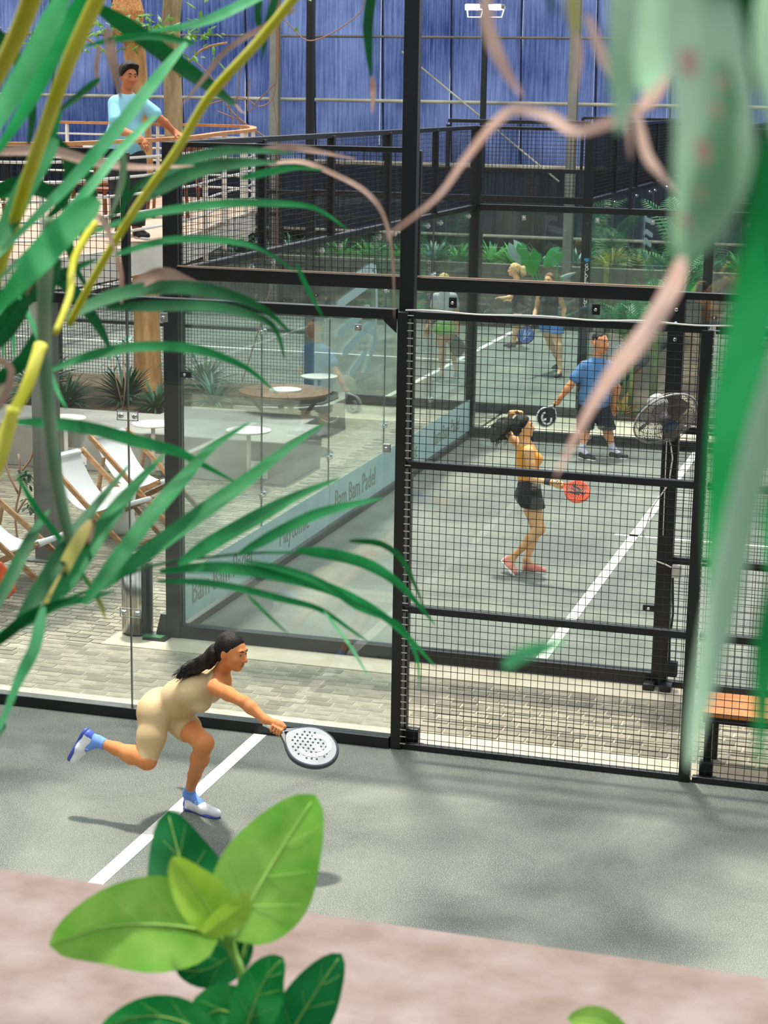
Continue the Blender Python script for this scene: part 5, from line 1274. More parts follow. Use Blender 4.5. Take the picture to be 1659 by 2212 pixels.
for x in (2.10, 3.90):
    for y in (.12, .50):
        m = MB(); m.b2((x-.025, y-.02, .0), (x+.025, y+.02, .385)); m.build('leg', black, be)

# ================================================================== trees
bark = mat('bark_tan', '9c7248', .9, var='c79a66', scale=5, stretch=(2, 2, .6), bump=.5, bscale=9)
bark2 = mat('bark_pale', 'a99672', .9, var='7f6d4c', scale=5, stretch=(2, 2, .5), bump=.5, bscale=10)
def trunk(name, root, pts, rad, m, n=14):
    P = sm(pts, 4); R_ = [rad[0]+(rad[-1]-rad[0])*i/(len(P)-1) for i in range(len(P))]
    rr = random.Random(len(pts)); mb = MB(); mb.tube(P, [r_*(1+rr.uniform(-.05, .05)) for r_ in R_], n); return mb.build(name, m, root, True)
tr = thing('tree', 'tree with two tan trunks rising from the planter past the deck', 'tree', (-6.9, 11.7, .4))
trunk('trunk', tr, [(-6.93, 11.65, .3), (-6.96, 11.7, 1.4), (-6.99, 11.7, 2.6), (-7.03, 11.7, 3.9), (-7.12, 11.7, 5.4), (-7.3, 11.8, 7)], (.20, .12), bark)
trunk('trunk', tr, [(-6.50, 11.5, .3), (-6.50, 11.5, 1.4), (-6.47, 11.5, 2.8), (-6.46, 11.5, 4.2), (-6.48, 11.5, 5.3), (-6.3, 11.5, 7)], (.105, .13), bark2)
rn_ = random.Random(11)
lf_d = mat('tree_leaf', '3f7a2e', .5, var='6a9a3a', scale=3, trans=.3)
def leafcloud(name, root, centers, m, size, label=None, seed=1, asp=.45, droop=.5):
    rr = random.Random(seed); mb = MB()
    for (c, n, rad) in centers:
        for _ in range(n):
            p = Vector(c)+Vector((rr.gauss(0, 1)*rad[0], rr.gauss(0, 1)*rad[1], rr.gauss(0, 1)*rad[2]))
            d = Vector((rr.uniform(-1, 1), rr.uniform(-1, 1), rr.uniform(-1, .6-droop))).normalized(); L = size*rr.uniform(.7, 1.25)
            sd = d.cross(Vector((rr.uniform(-.4, .4), rr.uniform(-.4, .4), 1))).normalized()*L*asp*.5; up = sd.cross(d).normalized()*L*.06
            mb.add([p, p+d*L*.3+sd*.85-up, p+d*L*.65+sd*.8-up, p+d*L, p+d*L*.65-sd*.8-up, p+d*L*.3-sd*.85-up, p+d*L*.5+up], [(0, 1, 6), (1, 2, 6), (2, 3, 6), (3, 4, 6), (4, 5, 6), (5, 0, 6)])
    o = mb.build(name, m, root); o['kind'] = 'stuff'; return o
leafcloud('foliage', tr, [((-6.9, 11.2, 5.25), 60, (.35, .3, .12)), ((-6.35, 11.2, 5.15), 60, (.35, .3, .10)), ((-7.6, 11.2, 5.1), 60, (.4, .3, .15)), ((-6.1, 11.2, 4.95), 26, (.25, .2, .12)), ((-7, 11.4, 6.3), 250, (1.3, 1, .5))], lf_d, .15, seed=2)
leafcloud('blossom', tr, [((-8.1, 11.0, 5.15), 60, (.3, .2, .12))], mat('blossom_yellow', 'c99a3c', .6, trans=.3), .06, seed=3)
for pts in (((-6.46, 11.5, 4.5), (-6.0, 11.3, 4.9), (-5.6, 11.2, 5.0)), ((-7.05, 11.7, 4.4), (-7.4, 11.4, 4.9), (-7.9, 11.2, 5.2)), ((-6.47, 11.5, 4.7), (-6.8, 11.3, 5.1), (-7.0, 11.2, 5.3))):
    m = MB(); m.tube(sm(pts, 3), .014, 6); m.build('branch', bark, tr, True)
m = MB(); m.lathe([(.13, 5.02), (.2, 5.15), (.22, 5.4), (.16, 5.6)], (-7.12, 11.55, 0), 18); 
bk = m.build('hanging_basket', mat('woven_orange', 'b0703a', .8, var='d69a5c', scale=30, bump=.5, bscale=60), tr)
# bare vine twigs hanging by the left column
vn = thing('bare_vine', 'bare brown vine twigs hanging beside the left taupe column', 'vine', (-6.5, 13.2, 3))
m = MB(); twg = mat('twig_brown', '8d6a55', .8)
def px(u, v, Y): return Vector(atY(u, v, Y))
for L in ([(600, 25), (640, 70), (670, 88), (720, 70), (780, 25), (785, -10)], [(450, 225), (520, 210), (560, 230), (590, 210), (598, 150)], [(470, 240), (520, 262), (580, 300)], [(500, 165), (480, 205), (505, 245), (560, 290)], [(540, 170), (535, 240), (560, 215), (595, 180)],
          [(420, 130), (455, 165), (490, 215), (505, 275)], [(590, 215), (597, 260), (600, 300)], [(520, 150), (512, 220), (520, 290)]):
    m.tube(sm([px(u, v, 13.0) for u, v in L], 4), .009, 5)
m.tube(sm([px(598, 160, 13.0), px(600, 20, 13.0), px(605, -60, 13.0)], 3), .02, 6); m.build('twigs', twg, vn)
rt = MB(); rt.tube(sm([px(600, 300, 13.0), px(598, 420, 13.0), px(590, 600, 13.0), Vector((-6.2, 13.0, 0.0))], 3), .012, 5); rt.build('stem', twg, vn)

# ================================================================== plants
def blade_plant(name, label, cat, base, n, L, w, m, seed, spread=.9, group=None, droop=.5, z0=0, kind_part='leaf'):
    """tuft of strap leaves; each leaf a part when few, else one joined part"""
    r = thing(name, label, cat, base, 0, group); rr = random.Random(seed); joined = MB()
    for k in range(n):
        a = rr.uniform(0, 2*math.pi); el = rr.uniform(.35, 1.25); Lk = L*rr.uniform(.7, 1.15); p = Vector(base); d = Vector((math.cos(a)*math.cos(el)*spread, math.sin(a)*math.cos(el)*spread, math.sin(el)))
        pts = []; N = 7
        for i in range(N): pts.append(p.copy()); p = p+d*Lk/(N-1); d = (d+Vector((0, 0, -droop*2/N))).normalized()
        mb = joined if n > 14 else MB(); vs = []
        for i, q in enumerate(pts):
            t = i/(N-1); t_ = (pts[min(i+1, N-1)]-pts[max(i-1, 0)]).normalized(); sd = t_.cross(Vector((0, 0, 1)))
            sd = sd.normalized() if sd.length > .01 else Vector((1, 0, 0)); ww = w*(math.sin(math.pi*min(1, .12+t*.88))**.7)*.5; up = sd.cross(t_)*ww*.35
            vs += [q-sd*ww+up, q, q+sd*ww+up]
        mb.add(vs, [(i*3+j, i*3+j+1, i*3+j+4, i*3+j+3) for i in range(N-1) for j in range(2)])
        if mb is not joined: mb.build(kind_part, m, r, True)
    if n > 14: o = joined.build('foliage', m, r, True); o['kind'] = 'stuff'
    return r
g1 = mat('leaf_green_far', '2f8a3a', .5, var='57b04e', scale=2, trans=.25); g2 = mat('leaf_teal_far', '3c6b58', .45, var='6d9a86', scale=2, trans=.2); g3 = mat('leaf_dark_far', '1d3f2a', .5, var='2f5a38', scale=2, trans=.2)
g4 = mat('leaf_olive_far', '8a9a3a', .5, var='c0a83c', scale=3, trans=.25)
rr = random.Random(21); k = 0
x = -14.5
while x < 3.2:
    mt = rr.choice((g1, g2, g3, g2)) ; 
    if -9.4 < x < -7.2: mt = g1
    if -3.8 < x < -2.6: mt = g4
    kind_ = {id(g1): 'bright green', id(g2): 'grey-green', id(g3): 'dark green', id(g4): 'yellow-striped'}[id(mt)]
    blade_plant('shrub', kind_+' strap-leaved shrub in the bed above the low back wall', 'shrub', (x, 26.85+rr.uniform(0, .5), .85), 60, .62, .07, mt, k, group='shrubs above the low back wall'); x += rr.uniform(.5, .72); k += 1
x = -11
while x < -2:
    blade_plant('fern', 'small dark fern at the foot of the low back wall', 'fern', (x, 25.35, 0), 30, .32, .05, rr.choice((g2, g3, g2)), 100+k, group='ferns at the foot of the low back wall'); x += rr.uniform(.55, .9); k += 1
# hedge backdrop behind the screen so that no sky shows under it
hd_ = MB(); hd_.b2((-30, 31.2, -.2), (16, 31.6, 3.2)); tag(hd_.build('wall_outer', mat('hedge_dark', '16261c', .9, var='243a28', scale=1.2)), 'dark hedge bank behind the back wall', kind='structure')
# elephant ear
ee = thing('elephant_ear_plant', 'elephant ear plant with large green leaves in front of the back wall', 'plant', (-4.1, 24.9, 0))
egm = mat('ear_green', '1f9a3a', .35, var='37b04e', scale=1.5, trans=.3); egp = mat('ear_pale', '8fa79f', .4, var='a9bfb6', scale=2)
def ear(tip, top, w, m, stem_base=(-4.1, 24.9, 0)):
    tip = Vector(tip); top = Vector(top); d = (tip-top); L = d.length; d.normalize(); n = Vector(-FWD)*.9+Vector((0, 0, .35)); s_ = d.cross(n).normalized(); nn = s_.cross(d)
    out = []; 
    for t, ww in ((-.22, .30), (-.12, .55), (.02, .82), (.2, 1.0), (.4, .95), (.6, .74), (.8, .42), (.93, .16)): out.append((t, ww))
    vs = [top]+[top+d*L*t+s_*w*ww/2-nn*.03*ww for t, ww in out]+[tip]+[top+d*L*t-s_*w*ww/2-nn*.03*ww for t, ww in reversed(out)]
    mid_ = [top+d*L*t+nn*.02 for t in (0, .2, .4, .6, .8)]
    n0 = len(vs); ctr = top+d*L*.3+nn*.02
    mb = MB(); mb.add(list(vs)+[ctr], [(i, i+1, n0) for i in range(n0-1)]+[(n0-1, 0, n0)]); lf = mb.build('leaf', m, ee, True)
    mb = MB(); mb.tube([top, tip], [.008, .003], 5); mb.build('midrib', mat('midrib_pale', '7fc07a', .5), lf)
    mb = MB(); mb.tube(sm([top, top.lerp(Vector(stem_base), .5)+Vector((.05, 0, .1)), Vector(stem_base)], 3), .016, 6); mb.build('stem', mat('ear_stem', '4fae55', .5), ee, True)
ear(px(1152, 598, 24.4), px(1145, 548, 24.4), .42, egm); ear(px(1172, 578, 24.3), px(1205, 545, 24.3), .34, egm); ear(px(1135, 575, 24.7), px(1110, 530, 24.7), .36, egp); ear(px(1135, 560, 24.5), px(1125, 530, 24.5), .22, egm)
ear(px(1245, 588, 24.6), px(1215, 598, 24.6), .10, egp); ear(px(1500, 640, 24.5), px(1480, 600, 24.5), .36, egm)
# areca palms between the two far courts
def palm(name, label, base, H, nf, L, m, seed, group=None, nleaf=16, lw=.028):
    r = thing(name, label, 'palm', base, 0, group); rr = random.Random(seed)
    for s_ in range(3):
        a = rr.uniform(0, 6.28); mb = MB(); mb.tube([Vector(base)+Vector((.05*math.cos(a), .05*math.sin(a), 0)), Vector(base)+Vector((.12*math.cos(a), .12*math.sin(a), H*.7))], [.028, .02], 8); mb.build('stem', mat('palm_cane', '6e8a4a', .6, var='8a9a5a', scale=6), r, True)
    for k in range(nf):
        a = 2*math.pi*k/nf+rr.uniform(-.3, .3); el = rr.uniform(.95, 1.4); p = Vector(base)+Vector((0, 0, H*rr.uniform(.45, .75))); d = Vector((math.cos(a)*math.cos(el)*.75, math.sin(a)*math.cos(el), math.sin(el))); pts = []
        for i in range(9): pts.append(p.copy()); p = p+d*L/8; d = (d+Vector((0, 0, -.16))).normalized()
        mb = MB(); mb.tube(pts, [.010*(1-.08*i) for i in range(9)], 5)
        for i in range(nleaf):
            t = .2+.8*i/nleaf; f = t*8; j = min(int(f), 7); q = pts[j].lerp(pts[j+1], f-j); tt = (pts[j+1]-pts[j]).normalized(); sd = tt.cross(Vector((0, 0, 1))).normalized()
            ll = L*.42*math.sin(math.pi*min(.97, .25+t*.7))
            for sg in (-1, 1):
                dd = (sd*sg*.8+tt*.6+Vector((0, 0, .15))).normalized(); q1 = q+dd*ll*.5; q2 = q+dd*ll+Vector((0, 0, -ll*.35)); ww = (tt-dd*tt.dot(dd)).normalized()*lw*.5
                mb.add([q, q1+ww, q2, q1-ww], [(0, 1, 2, 3)])
        mb.build('frond', m, r)
    return r
pm = mat('palm_green_mid', '256a3a', .45, var='3f8550', scale=3, trans=.3)
palm('areca_palm', 'feathery green areca palm behind the fan between the far courts', (-.55, 15.3, 0), 1.9, 10, 1.05, pm, 5)
palm('areca_palm', 'areca palm directly right of the man in blue, in the bed between the far courts', (-.8, 14.55, 0), 1.5, 9, .85, pm, 6)
palm('areca_palm', 'areca palm farther back in the bed, its fronds in front of the pale emblem', (-.6, 17.8, 0), 2.6, 11, 1.2, mat('palm_green_deep', '1f5f38', .45, var='3f8a4e', scale=3, trans=.3), 7)
palm('areca_palm', 'areca palm at the back end of the bed between the far courts', (-.56, 21.0, 0), 2.4, 10, 1.0, pm, 8)
h_ = blade_plant('heliconia', 'heliconia with orange and green leaves at the foot of the palms', 'plant', (-.85, 14.25, .02), 9, .55, .09, mat('heliconia_orange', 'd9822c', .45, var='2f8f3e', scale=9, trans=.2), 31)
h_ = blade_plant('bromeliad', 'reddish green bromeliad near the right edge of the palm bed', 'plant', (-.25, 14.6, .02), 10, .38, .07, mat('bromeliad_red', '5f8a3a', .45, var='c0552f', scale=7, trans=.2), 33)
# pale boulder / pot at the end of the bed
bo = thing('boulder', 'pale boulder beside the corner post of the far right court', 'boulder', (.0, 14.35, 0))
sdf_part('rock', [(ell((-.02, 14.35, .16), (.17, .2, .2)), .03), (ell((.08, 14.3, .1), (.12, .15, .14)), .03)], .02, mat('rock_pale', 'cfc4a8', .85, var='a99c80', scale=5, bump=.4), bo, noise=lambda g: np.sin(g[..., 0]*21+g[..., 2]*17)*np.sin(g[..., 1]*19)*.012)
# planting behind the deck chairs
for i, (x, y, n, L, w, mt) in enumerate(((-7.3, 9.9, 110, .5, .045, g3), (-6.7, 10.4, 110, .55, .05, g3), (-6.1, 10.0, 90, .42, .035, g3), (-7.9, 10.3, 100, .6, .05, g2), (-8.3, 11.3, 70, .6, .06, g3), (-5.6, 10.7, 50, .5, .035, g2), (-6.2, 11.9, 60, .55, .05, g3))):
    blade_plant('shrub', ('leafy dark shrub', 'greyish leafy shrub')[mt is g2]+' growing in the long planter behind the deck chairs', 'shrub', (x, y, .42), n, L, w, mt, 40+i, group='shrubs in the long planter')
for i, (x, y) in enumerate(((-5.75, 9.9), (-6.45, 9.75))):
    r = thing('sapling', 'thin bare-stemmed sapling in the long planter', 'sapling', (x, y, .42), 0, 'saplings in the long planter')
    m = MB(); m.tube([(x, y, .42), (x+.04, y, .8), (x+.02, y, 1.3)], .008, 5); m.tube([(x, y, .5), (x-.09, y, .85), (x-.12, y, 1.1)], .006, 5); m.build('stem', twg, r, True)
    leafcloud('foliage', r, [((x+.02, y, 1.3), 10, (.07, .07, .08)), ((x-.12, y, 1.1), 8, (.06, .06, .06))], g2, .12, seed=i)
# small bare shrub by the grey column
r = thing('potted_shrub', 'bare twisted twigs with tufts of leaves left of the grey column', 'shrub', (-5.25, 4.55, 0))
m = MB()
for P in ([(0, 0, .0), (-.02, 0, .3), (.05, 0, .6), (.03, 0, .9)], [(0, 0, .3), (.1, 0, .45), (.17, 0, .42)], [(.02, 0, .5), (-.1, 0, .75), (-.12, .05, 1.0)], [(.03, 0, .7), (.16, 0, .85), (.2, 0, 1.0)]):
    m.tube(sm([(-5.25+a, 4.55+b, c) for a, b, c in P], 3), .011, 6)
m.build('twigs', twg, r, True)
leafcloud('foliage', r, [((-5.06, 4.5, .40), 40, (.035, .03, .05)), ((-5.12, 4.5, .70), 34, (.03, .03, .045))], g3, .08, seed=5)

# strip lamps added under the deck only to brighten the patio below
gl_ = bpy.data.materials.new('added_fill_glow'); gl_.use_nodes = True; gl_.node_tree.nodes['Principled BSDF'].inputs['Emission Color'].default_value = (1, .97, .92, 1); gl_.node_tree.nodes['Principled BSDF'].inputs['Emission Strength'].default_value = 5
for (x, y, pl_) in ((-5.3, 3.9, 'nearest the near fence'), (-5.3, 6.6, 'above the middle of the patio'), (-5.4, 9.4, 'above the long planter')):
    r = thing('added_fill_lamp', 'long white strip lamp under the deck, '+pl_, 'lamp', (x, y, 2.66), 0, 'strip lamps under the deck')
    m = MB(); m.bevbox((x, y, 2.715), (.16, 1.6, .04), .006); m.build('housing', white_pt, r)
    m = MB(); m.bevbox((x, y, 2.685), (.12, 1.54, .02), .004); m.build('diffuser', gl_, r)
    ld = bpy.data.lights.new('added_fill_light', 'AREA'); ld.shape = 'RECTANGLE'; ld.size = .12; ld.size_y = 1.5; ld.energy = 85; ld.color = (1, .97, .92)
    lo_ = bpy.data.objects.new('added_fill_light', ld); lo_.location = (x, y, 2.665); col.objects.link(lo_)
# ================================================================== foreground plants (close to the lens)
def cmat(n, a, b, **k): return mat(n, a, .58, spec=.3, var=b, scale=k.pop('scale', 14), trans=k.pop('trans', .45), **k)
LM = dict(light=cmat('palm_leaf_light', '45ad6c', '6fc48c'), bright=cmat('palm_leaf_bright', '128c42', '37a862'), mid=cmat('palm_leaf_mid', '107038', '238a4a'), dark=cmat('palm_leaf_dark', '0b4f28', '1f6b3a', trans=.3),
          yellow=cmat('palm_stem_yellow', 'd6d42e', 'e6e266', trans=.2), olive=cmat('palm_leaf_olive', 'a5b04a', 'c2b27a'), brown=cmat('dry_leaf_brown', '8f7263', 'c3a595', trans=.25), grey=cmat('palm_stem_grey', '5d8a68', '8a9c7c', trans=.1),
          pale=cmat('palm_leaf_pale', '9ccaa2', 'bfdfc2', trans=.45), pink=cmat('dry_leaf_pink', 'cfa695', 'e6c7b8', trans=.4), deep=cmat('palm_leaf_deep', '074a20', '0b632c', trans=.3))
def stroke(root, name, kind, d0, d1, w, pts, prof='blade', tilt=0.0, cup=.18, mid=False, label=None):
    """leaf through image-space guide points, laid out in the world between distances d0 and d1 from the lens plane"""
    n = len(pts); P = [Vector(atD(u, v, d0+(d1-d0)*i/max(1, n-1))) for i, (u, v) in enumerate(pts)]
    S = sm(P, 5); N = len(S); W = w*((d0+d1)/2)/FPX; mb = MB(); vs = []; K = 5 if prof != 'ovate' else 9
    view = Vector(FWD)
    for i, p in enumerate(S):
        t = i/(N-1); tg = (S[min(i+1, N-1)]-S[max(i-1, 0)]).normalized(); sd = tg.cross(view).normalized(); nn = sd.cross(tg).normalized()
        a = tilt+.35*math.sin(3*t+len(pts)); s2 = sd*math.cos(a)+nn*math.sin(a); n2 = s2.cross(tg).normalized()
        if prof == 'blade': f = min(1, (t+.04)/.22)**.6*min(1, (1-t+.015)/.5)**.75
        elif prof == 'stem': f = 1
        elif prof == 'tip': f = min(1, (1-t+.02)/.9)**.8
        else: f = (math.sin(math.pi*min(1, t**.80))**.72)*(1 if t < .999 else .02)+.012
        for j in range(K):
            c = j/(K-1)*2-1; hgt = -cup*abs(c)**1.2
            if prof == 'ovate': hgt = -cup*abs(c)+.035*math.sin(t*26-abs(c)*5)*abs(c)*(1-abs(c))*2.2
            vs.append(p+s2*c*W*f/2/max(.25, math.cos(a))+n2*hgt*W*f/2)
    if prof == 'stem':
        mb.tube(S, [W/2*(1-.25*i/N) for i in range(N)], 10, flat=.8)
    else: mb.add(vs, [(i*K+j, i*K+j+1, (i+1)*K+j+1, (i+1)*K+j) for i in range(N-1) for j in range(K-1)])
    o = mb.build(name, LM[kind] if isinstance(kind, str) else kind, root, True)
    if label: o['label'] = label
    if mid:
        m2 = MB(); m2.tube([p-view*.0015 for p in S[:-1]], [W*.018*(1-.8*i/N) for i in range(N-1)], 6)
        m2.build('midrib', mat('midrib_light', 'a9cf6a', .5), o, True)
        m3 = MB()
        for i in range(4, N-3, 3):
            for sg in (0, K-1):
                e = vs[min(i+3, N-1)*K+sg]; a_ = S[i]-view*.0008; b_ = a_.lerp(e, .45)-view*.0012; m3.tube([a_, b_, a_.lerp(e, .86)-view*.0004], [W*.004, W*.003, W*.0015], 4)
        v_ = m3.build('veins', MATS['midrib_light'], o); v_['kind'] = 'stuff'
    return o
base_l = atD(-260, 2300, 2.3); base_l[2] = 2.5
pL = thing('palm', 'large green and yellow palm hanging in front of the lens on the left', 'palm', tuple(base_l))
# yellow canes
for w, d0, d1, P in ((26, 2.3, 2.5, [(672, -50), (560, 88), (455, 205), (380, 328), (300, 440), (215, 578), (150, 700), (110, 790), (75, 800)][:7]), (40, 2.1, 2.3, [(228, -40), (150, 130), (100, 270), (55, 400), (20, 520), (-30, 660)]), (48, 2.0, 2.1, [(78, -30), (40, 70), (-20, 190)]),
                     (32, 2.3, 2.2, [(88, 745), (60, 830), (20, 910), (-25, 1020)]), (20, 2.4, 2.3, [(205, 480), (160, 560), (150, 640), (120, 720)]), (36, 2.2, 2.2, [(30, 880), (5, 980), (-20, 1050)])):
    stroke(pL, 'cane', 'yellow', d0, d1, w, P, 'stem')
tr2 = Vector(base_l)
stroke(pL, 'cane', 'grey', 2.35, 2.4, 40, [(112, 470), (98, 600), (95, 720), (102, 850), (118, 1000), (140, 1120), (160, 1190)], 'stem')
m = MB(); m.tube(sm([Vector(atD(-30, 1030, 2.2)), Vector(atD(-160, 1700, 2.2)), Vector(base_l)], 4), .012, 8); m.build('cane', LM['yellow'], pL, True)
m = MB(); m.tube(sm([Vector(atD(0, 1560, 2.4)), Vector(atD(-120, 1900, 2.35)), Vector(base_l)], 4), .010, 8); m.build('cane', LM['mid'], pL, True)
LEAVES = [
 ('deep', 2.9, 2.9, 46, [(-20, 420), (50, 400), (110, 420), (180, 480)]), ('deep', 2.9, 2.9, 40, [(-20, 740), (40, 660), (120, 600), (210, 560)]), ('dark', 2.9, 2.9, 34, [(60, 560), (150, 620), (210, 700), (240, 760)]), ('deep', 3.0, 3.0, 36, [(-20, 830), (50, 780), (90, 720), (110, 650)]), ('dark', 2.9, 2.9, 30, [(-10, 60), (50, 150), (70, 240), (60, 320)]), ('deep', 2.8, 2.8, 24, [(180, 440), (150, 500), (160, 570), (200, 640)]),
 ('light', 2.1, 2.2, 62, [(150, -30), (80, 110), (0, 250), (-40, 320)]), ('bright', 2.15, 2.2, 50, [(195, -30), (120, 110), (60, 225), (-20, 350)]),
 ('light', 2.5, 2.2, 32, [(402, 92), (330, 180), (250, 280), (150, 395), (60, 485), (-20, 570)]), ('light', 2.5, 2.25, 26, [(338, 248), (260, 325), (190, 410), (100, 505), (-20, 620)]),
 ('bright', 2.2, 2.1, 84, [(210, 430), (130, 510), (60, 590), (-30, 690)]), ('mid', 2.3, 2.2, 60, [(120, 300), (60, 400), (10, 500), (-30, 560)]),
 ('deep', 2.7, 2.9, 46, [(205, 12), (300, 75), (400, 150), (480, 205), (515, 232)]), ('light', 2.7, 2.6, 30, [(600, -30), (520, 12), (430, 50), (320, 68)]),
 ('mid', 2.6, 2.6, 22, [(420, 95), (330, 78), (250, 85), (180, 100)]),
 ('dark', 2.8, 2.8, 22, [(600, -20), (580, 50), (566, 125)]), ('deep', 2.9, 2.9, 28, [(806, -30), (795, 60), (802, 170)]), ('dark', 2.8, 2.8, 20, [(560, -10), (558, 40), (572, 100)]),
 ('mid', 2.4, 2.4, 26, [(130, 240), (100, 330), (60, 400), (0, 430)]), ('dark', 2.5, 2.5, 20, [(215, 170), (160, 215), (115, 250)]),
 ('dark', 2.6, 2.8, 30, [(300, 405), (395, 350), (480, 328), (560, 326), (640, 332)]), ('dark', 2.6, 2.8, 42, [(310, 430), (370, 392), (450, 363), (540, 352), (600, 352)]), ('mid', 2.7, 2.8, 18, [(520, 385), (580, 372), (640, 362), (700, 368)]),
 ('mid', 2.5, 2.8, 26, [(190, 505), (300, 470), (400, 450), (500, 440), (600, 440), (680, 450), (750, 495)]), ('mid', 2.5, 2.8, 22, [(250, 550), (330, 526), (400, 517), (500, 522), (570, 542), (640, 588)]),
 ('dark', 2.5, 2.8, 40, [(140, 690), (220, 650), (300, 628), (400, 622), (500, 640), (575, 672), (628, 720)]), ('dark', 2.5, 2.7, 30, [(230, 665), (340, 662), (440, 662), (520, 675), (590, 705), (615, 775)]),
 ('mid', 2.5, 2.7, 28, [(110, 800), (200, 768), (300, 750), (400, 752), (470, 768), (540, 800), (600, 852)]), ('mid', 2.4, 2.7, 34, [(35, 912), (120, 916), (210, 930), (300, 955), (380, 975), (440, 1005), (515, 1045)]),
 ('light', 2.4, 2.5, 14, [(42, 640), (80, 722), (122, 840), (146, 885)]), ('mid', 2.4, 2.5, 16, [(38, 1028), (80, 1100), (130, 1165), (180, 1245), (228, 1320)]),
 ('dark', 2.3, 2.5, 34, [(-20, 1330), (40, 1215), (80, 1140), (108, 1100)]), ('dark', 2.3, 2.5, 44, [(30, 1365), (95, 1260), (150, 1170), (205, 1095), (282, 1002)]), ('mid', 2.35, 2.6, 46, [(110, 1310), (180, 1205), (240, 1115), (300, 1040), (358, 978)]),
 ('mid', 2.35, 2.7, 44, [(180, 1305), (265, 1195), (330, 1110), (400, 1030), (460, 965), (540, 912)]), ('mid', 2.4, 2.8, 44, [(210, 1275), (330, 1185), (420, 1120), (530, 1040), (620, 970), (705, 912)]), ('mid', 2.5, 2.8, 40, [(385, 1218), (470, 1165), (560, 1115), (640, 1072), (735, 1032)]),
 ('mid', 2.6, 2.8, 28, [(515, 1198), (600, 1150), (680, 1112), (760, 1090), (828, 1076)]), ('mid', 2.6, 2.9, 30, [(640, 1188), (720, 1198), (800, 1222), (870, 1270), (940, 1350)]), ('deep', 2.7, 2.9, 16, [(755, 1168), (820, 1174), (865, 1205), (892, 1255), (918, 1318)]),
 ('mid', 2.5, 2.9, 30, [(345, 1236), (450, 1226), (560, 1236), (680, 1262), (760, 1292), (830, 1332), (890, 1385), (940, 1440)]), ('mid', 2.5, 2.8, 18, [(340, 1256), (430, 1258), (520, 1272), (600, 1292), (690, 1316), (760, 1362), (800, 1390)]),
 ('mid', 2.6, 2.8, 18, [(530, 1212), (620, 1232), (700, 1262), (770, 1310), (860, 1350), (900, 1420), (905, 1490)]), ('mid', 2.6, 2.7, 9, [(535, 1285), (580, 1330), (625, 1372)]), ('light', 2.6, 2.8, 8, [(700, 1320), (760, 1400), (800, 1470)]),
 ('light', 2.2, 2.3, 34, [(95, 1310), (75, 1400), (40, 1470), (-10, 1600)]), ('mid', 2.3, 2.4, 20, [(40, 1360), (120, 1310), (200, 1290), (250, 1275)]), ('deep', 2.3, 2.3, 30, [(-20, 1400), (50, 1340), (110, 1310), (160, 1290)]),
 ('dark', 2.4, 2.4, 34, [(-20, 760), (30, 700), (60, 640), (90, 560)]), ('dark', 2.5, 2.5, 30, [(130, 560), (110, 620), (90, 700), (40, 770)]), ('dark', 2.6, 2.6, 22, [(150, 330), (190, 380), (200, 440), (170, 520)]), ('deep', 2.5, 2.5, 34, [(110, 290), (150, 350), (140, 430), (90, 480)]), ('deep', 2.6, 2.6, 24, [(-20, 60), (10, 110), (-10, 180)]), ('dark', 2.5, 2.5, 18, [(275, 380), (270, 430), (262, 480)]), ('grey', 2.5, 2.5, 20, [(268, 330), (262, 400), (232, 480)]), ('dark', 2.7, 2.7, 16, [(350, 370), (300, 400), (270, 440), (230, 480)]),
 ('mid', 2.6, 2.6, 12, [(640, 570), (665, 625), (700, 690)]), ('light', 3.2, 3.2, 16, [(2, 640), (6, 700), (8, 775)]), ('light', 3.2, 3.2, 16, [(22, 640), (28, 700), (31, 775)])]
for kd, d0, d1, w, P in LEAVES: stroke(pL, 'leaflet', kd, d0, d1, w*.82, P, tilt=.15)
DRY = [('brown', 2.8, 2.8, 15, [(555, 326), (620, 318), (690, 328), (770, 344)]), ('brown', 2.8, 2.9, 13, [(578, 355), (650, 350), (720, 376), (790, 415), (830, 470), (848, 560), (852, 690)]), ('brown', 2.6, 2.7, 28, [(285, 622), (345, 592), (400, 606), (480, 640)]),
 ('brown', 2.4, 2.6, 24, [(-20, 330), (100, 325), (200, 350), (300, 362), (420, 358)]), ('brown', 2.6, 2.6, 22, [(232, 60), (243, 130), (262, 215)]), ('brown', 2.6, 2.6, 10, [(215, 100), (208, 150), (214, 195)]), ('brown', 2.4, 2.4, 26, [(60, 640), (110, 540), (160, 500), (215, 470), (250, 545)]),
 ('brown', 2.3, 2.3, 16, [(-10, 775), (25, 800), (5, 870), (-20, 900)]), ('brown', 2.4, 2.5, 14, [(204, 1135), (175, 1200), (150, 1240)]), ('brown', 2.6, 2.7, 12, [(803, 165), (806, 200), (803, 245)]), ('brown', 2.6, 2.7, 12, [(250, 540), (262, 600), (262, 670)]), ('olive', 2.3, 2.5, 30, [(196, 1125), (150, 1205), (110, 1290), (88, 1350)]), ('olive', 2.5, 2.5, 12, [(180, 1240), (215, 1300), (228, 1340)]), ('brown', 2.8, 2.9, 14, [(508, 228), (522, 240), (530, 246)]), ('brown', 2.5, 2.5, 12, [(640, 20), (500, 100), (440, 170), (390, 230)])]
for kd, d0, d1, w, P in DRY: stroke(pL, 'leaflet', kd, d0, d1, w, P, 'blade', tilt=.3, label='dry brown leaflet' if kd == 'brown' else 'yellowing leaflet')
stroke(pL, 'rachis', 'mid', 2.35, 2.7, 9, [(-20, 1378), (100, 1312), (200, 1272), (330, 1222), (450, 1204), (560, 1194), (700, 1194)], 'stem')
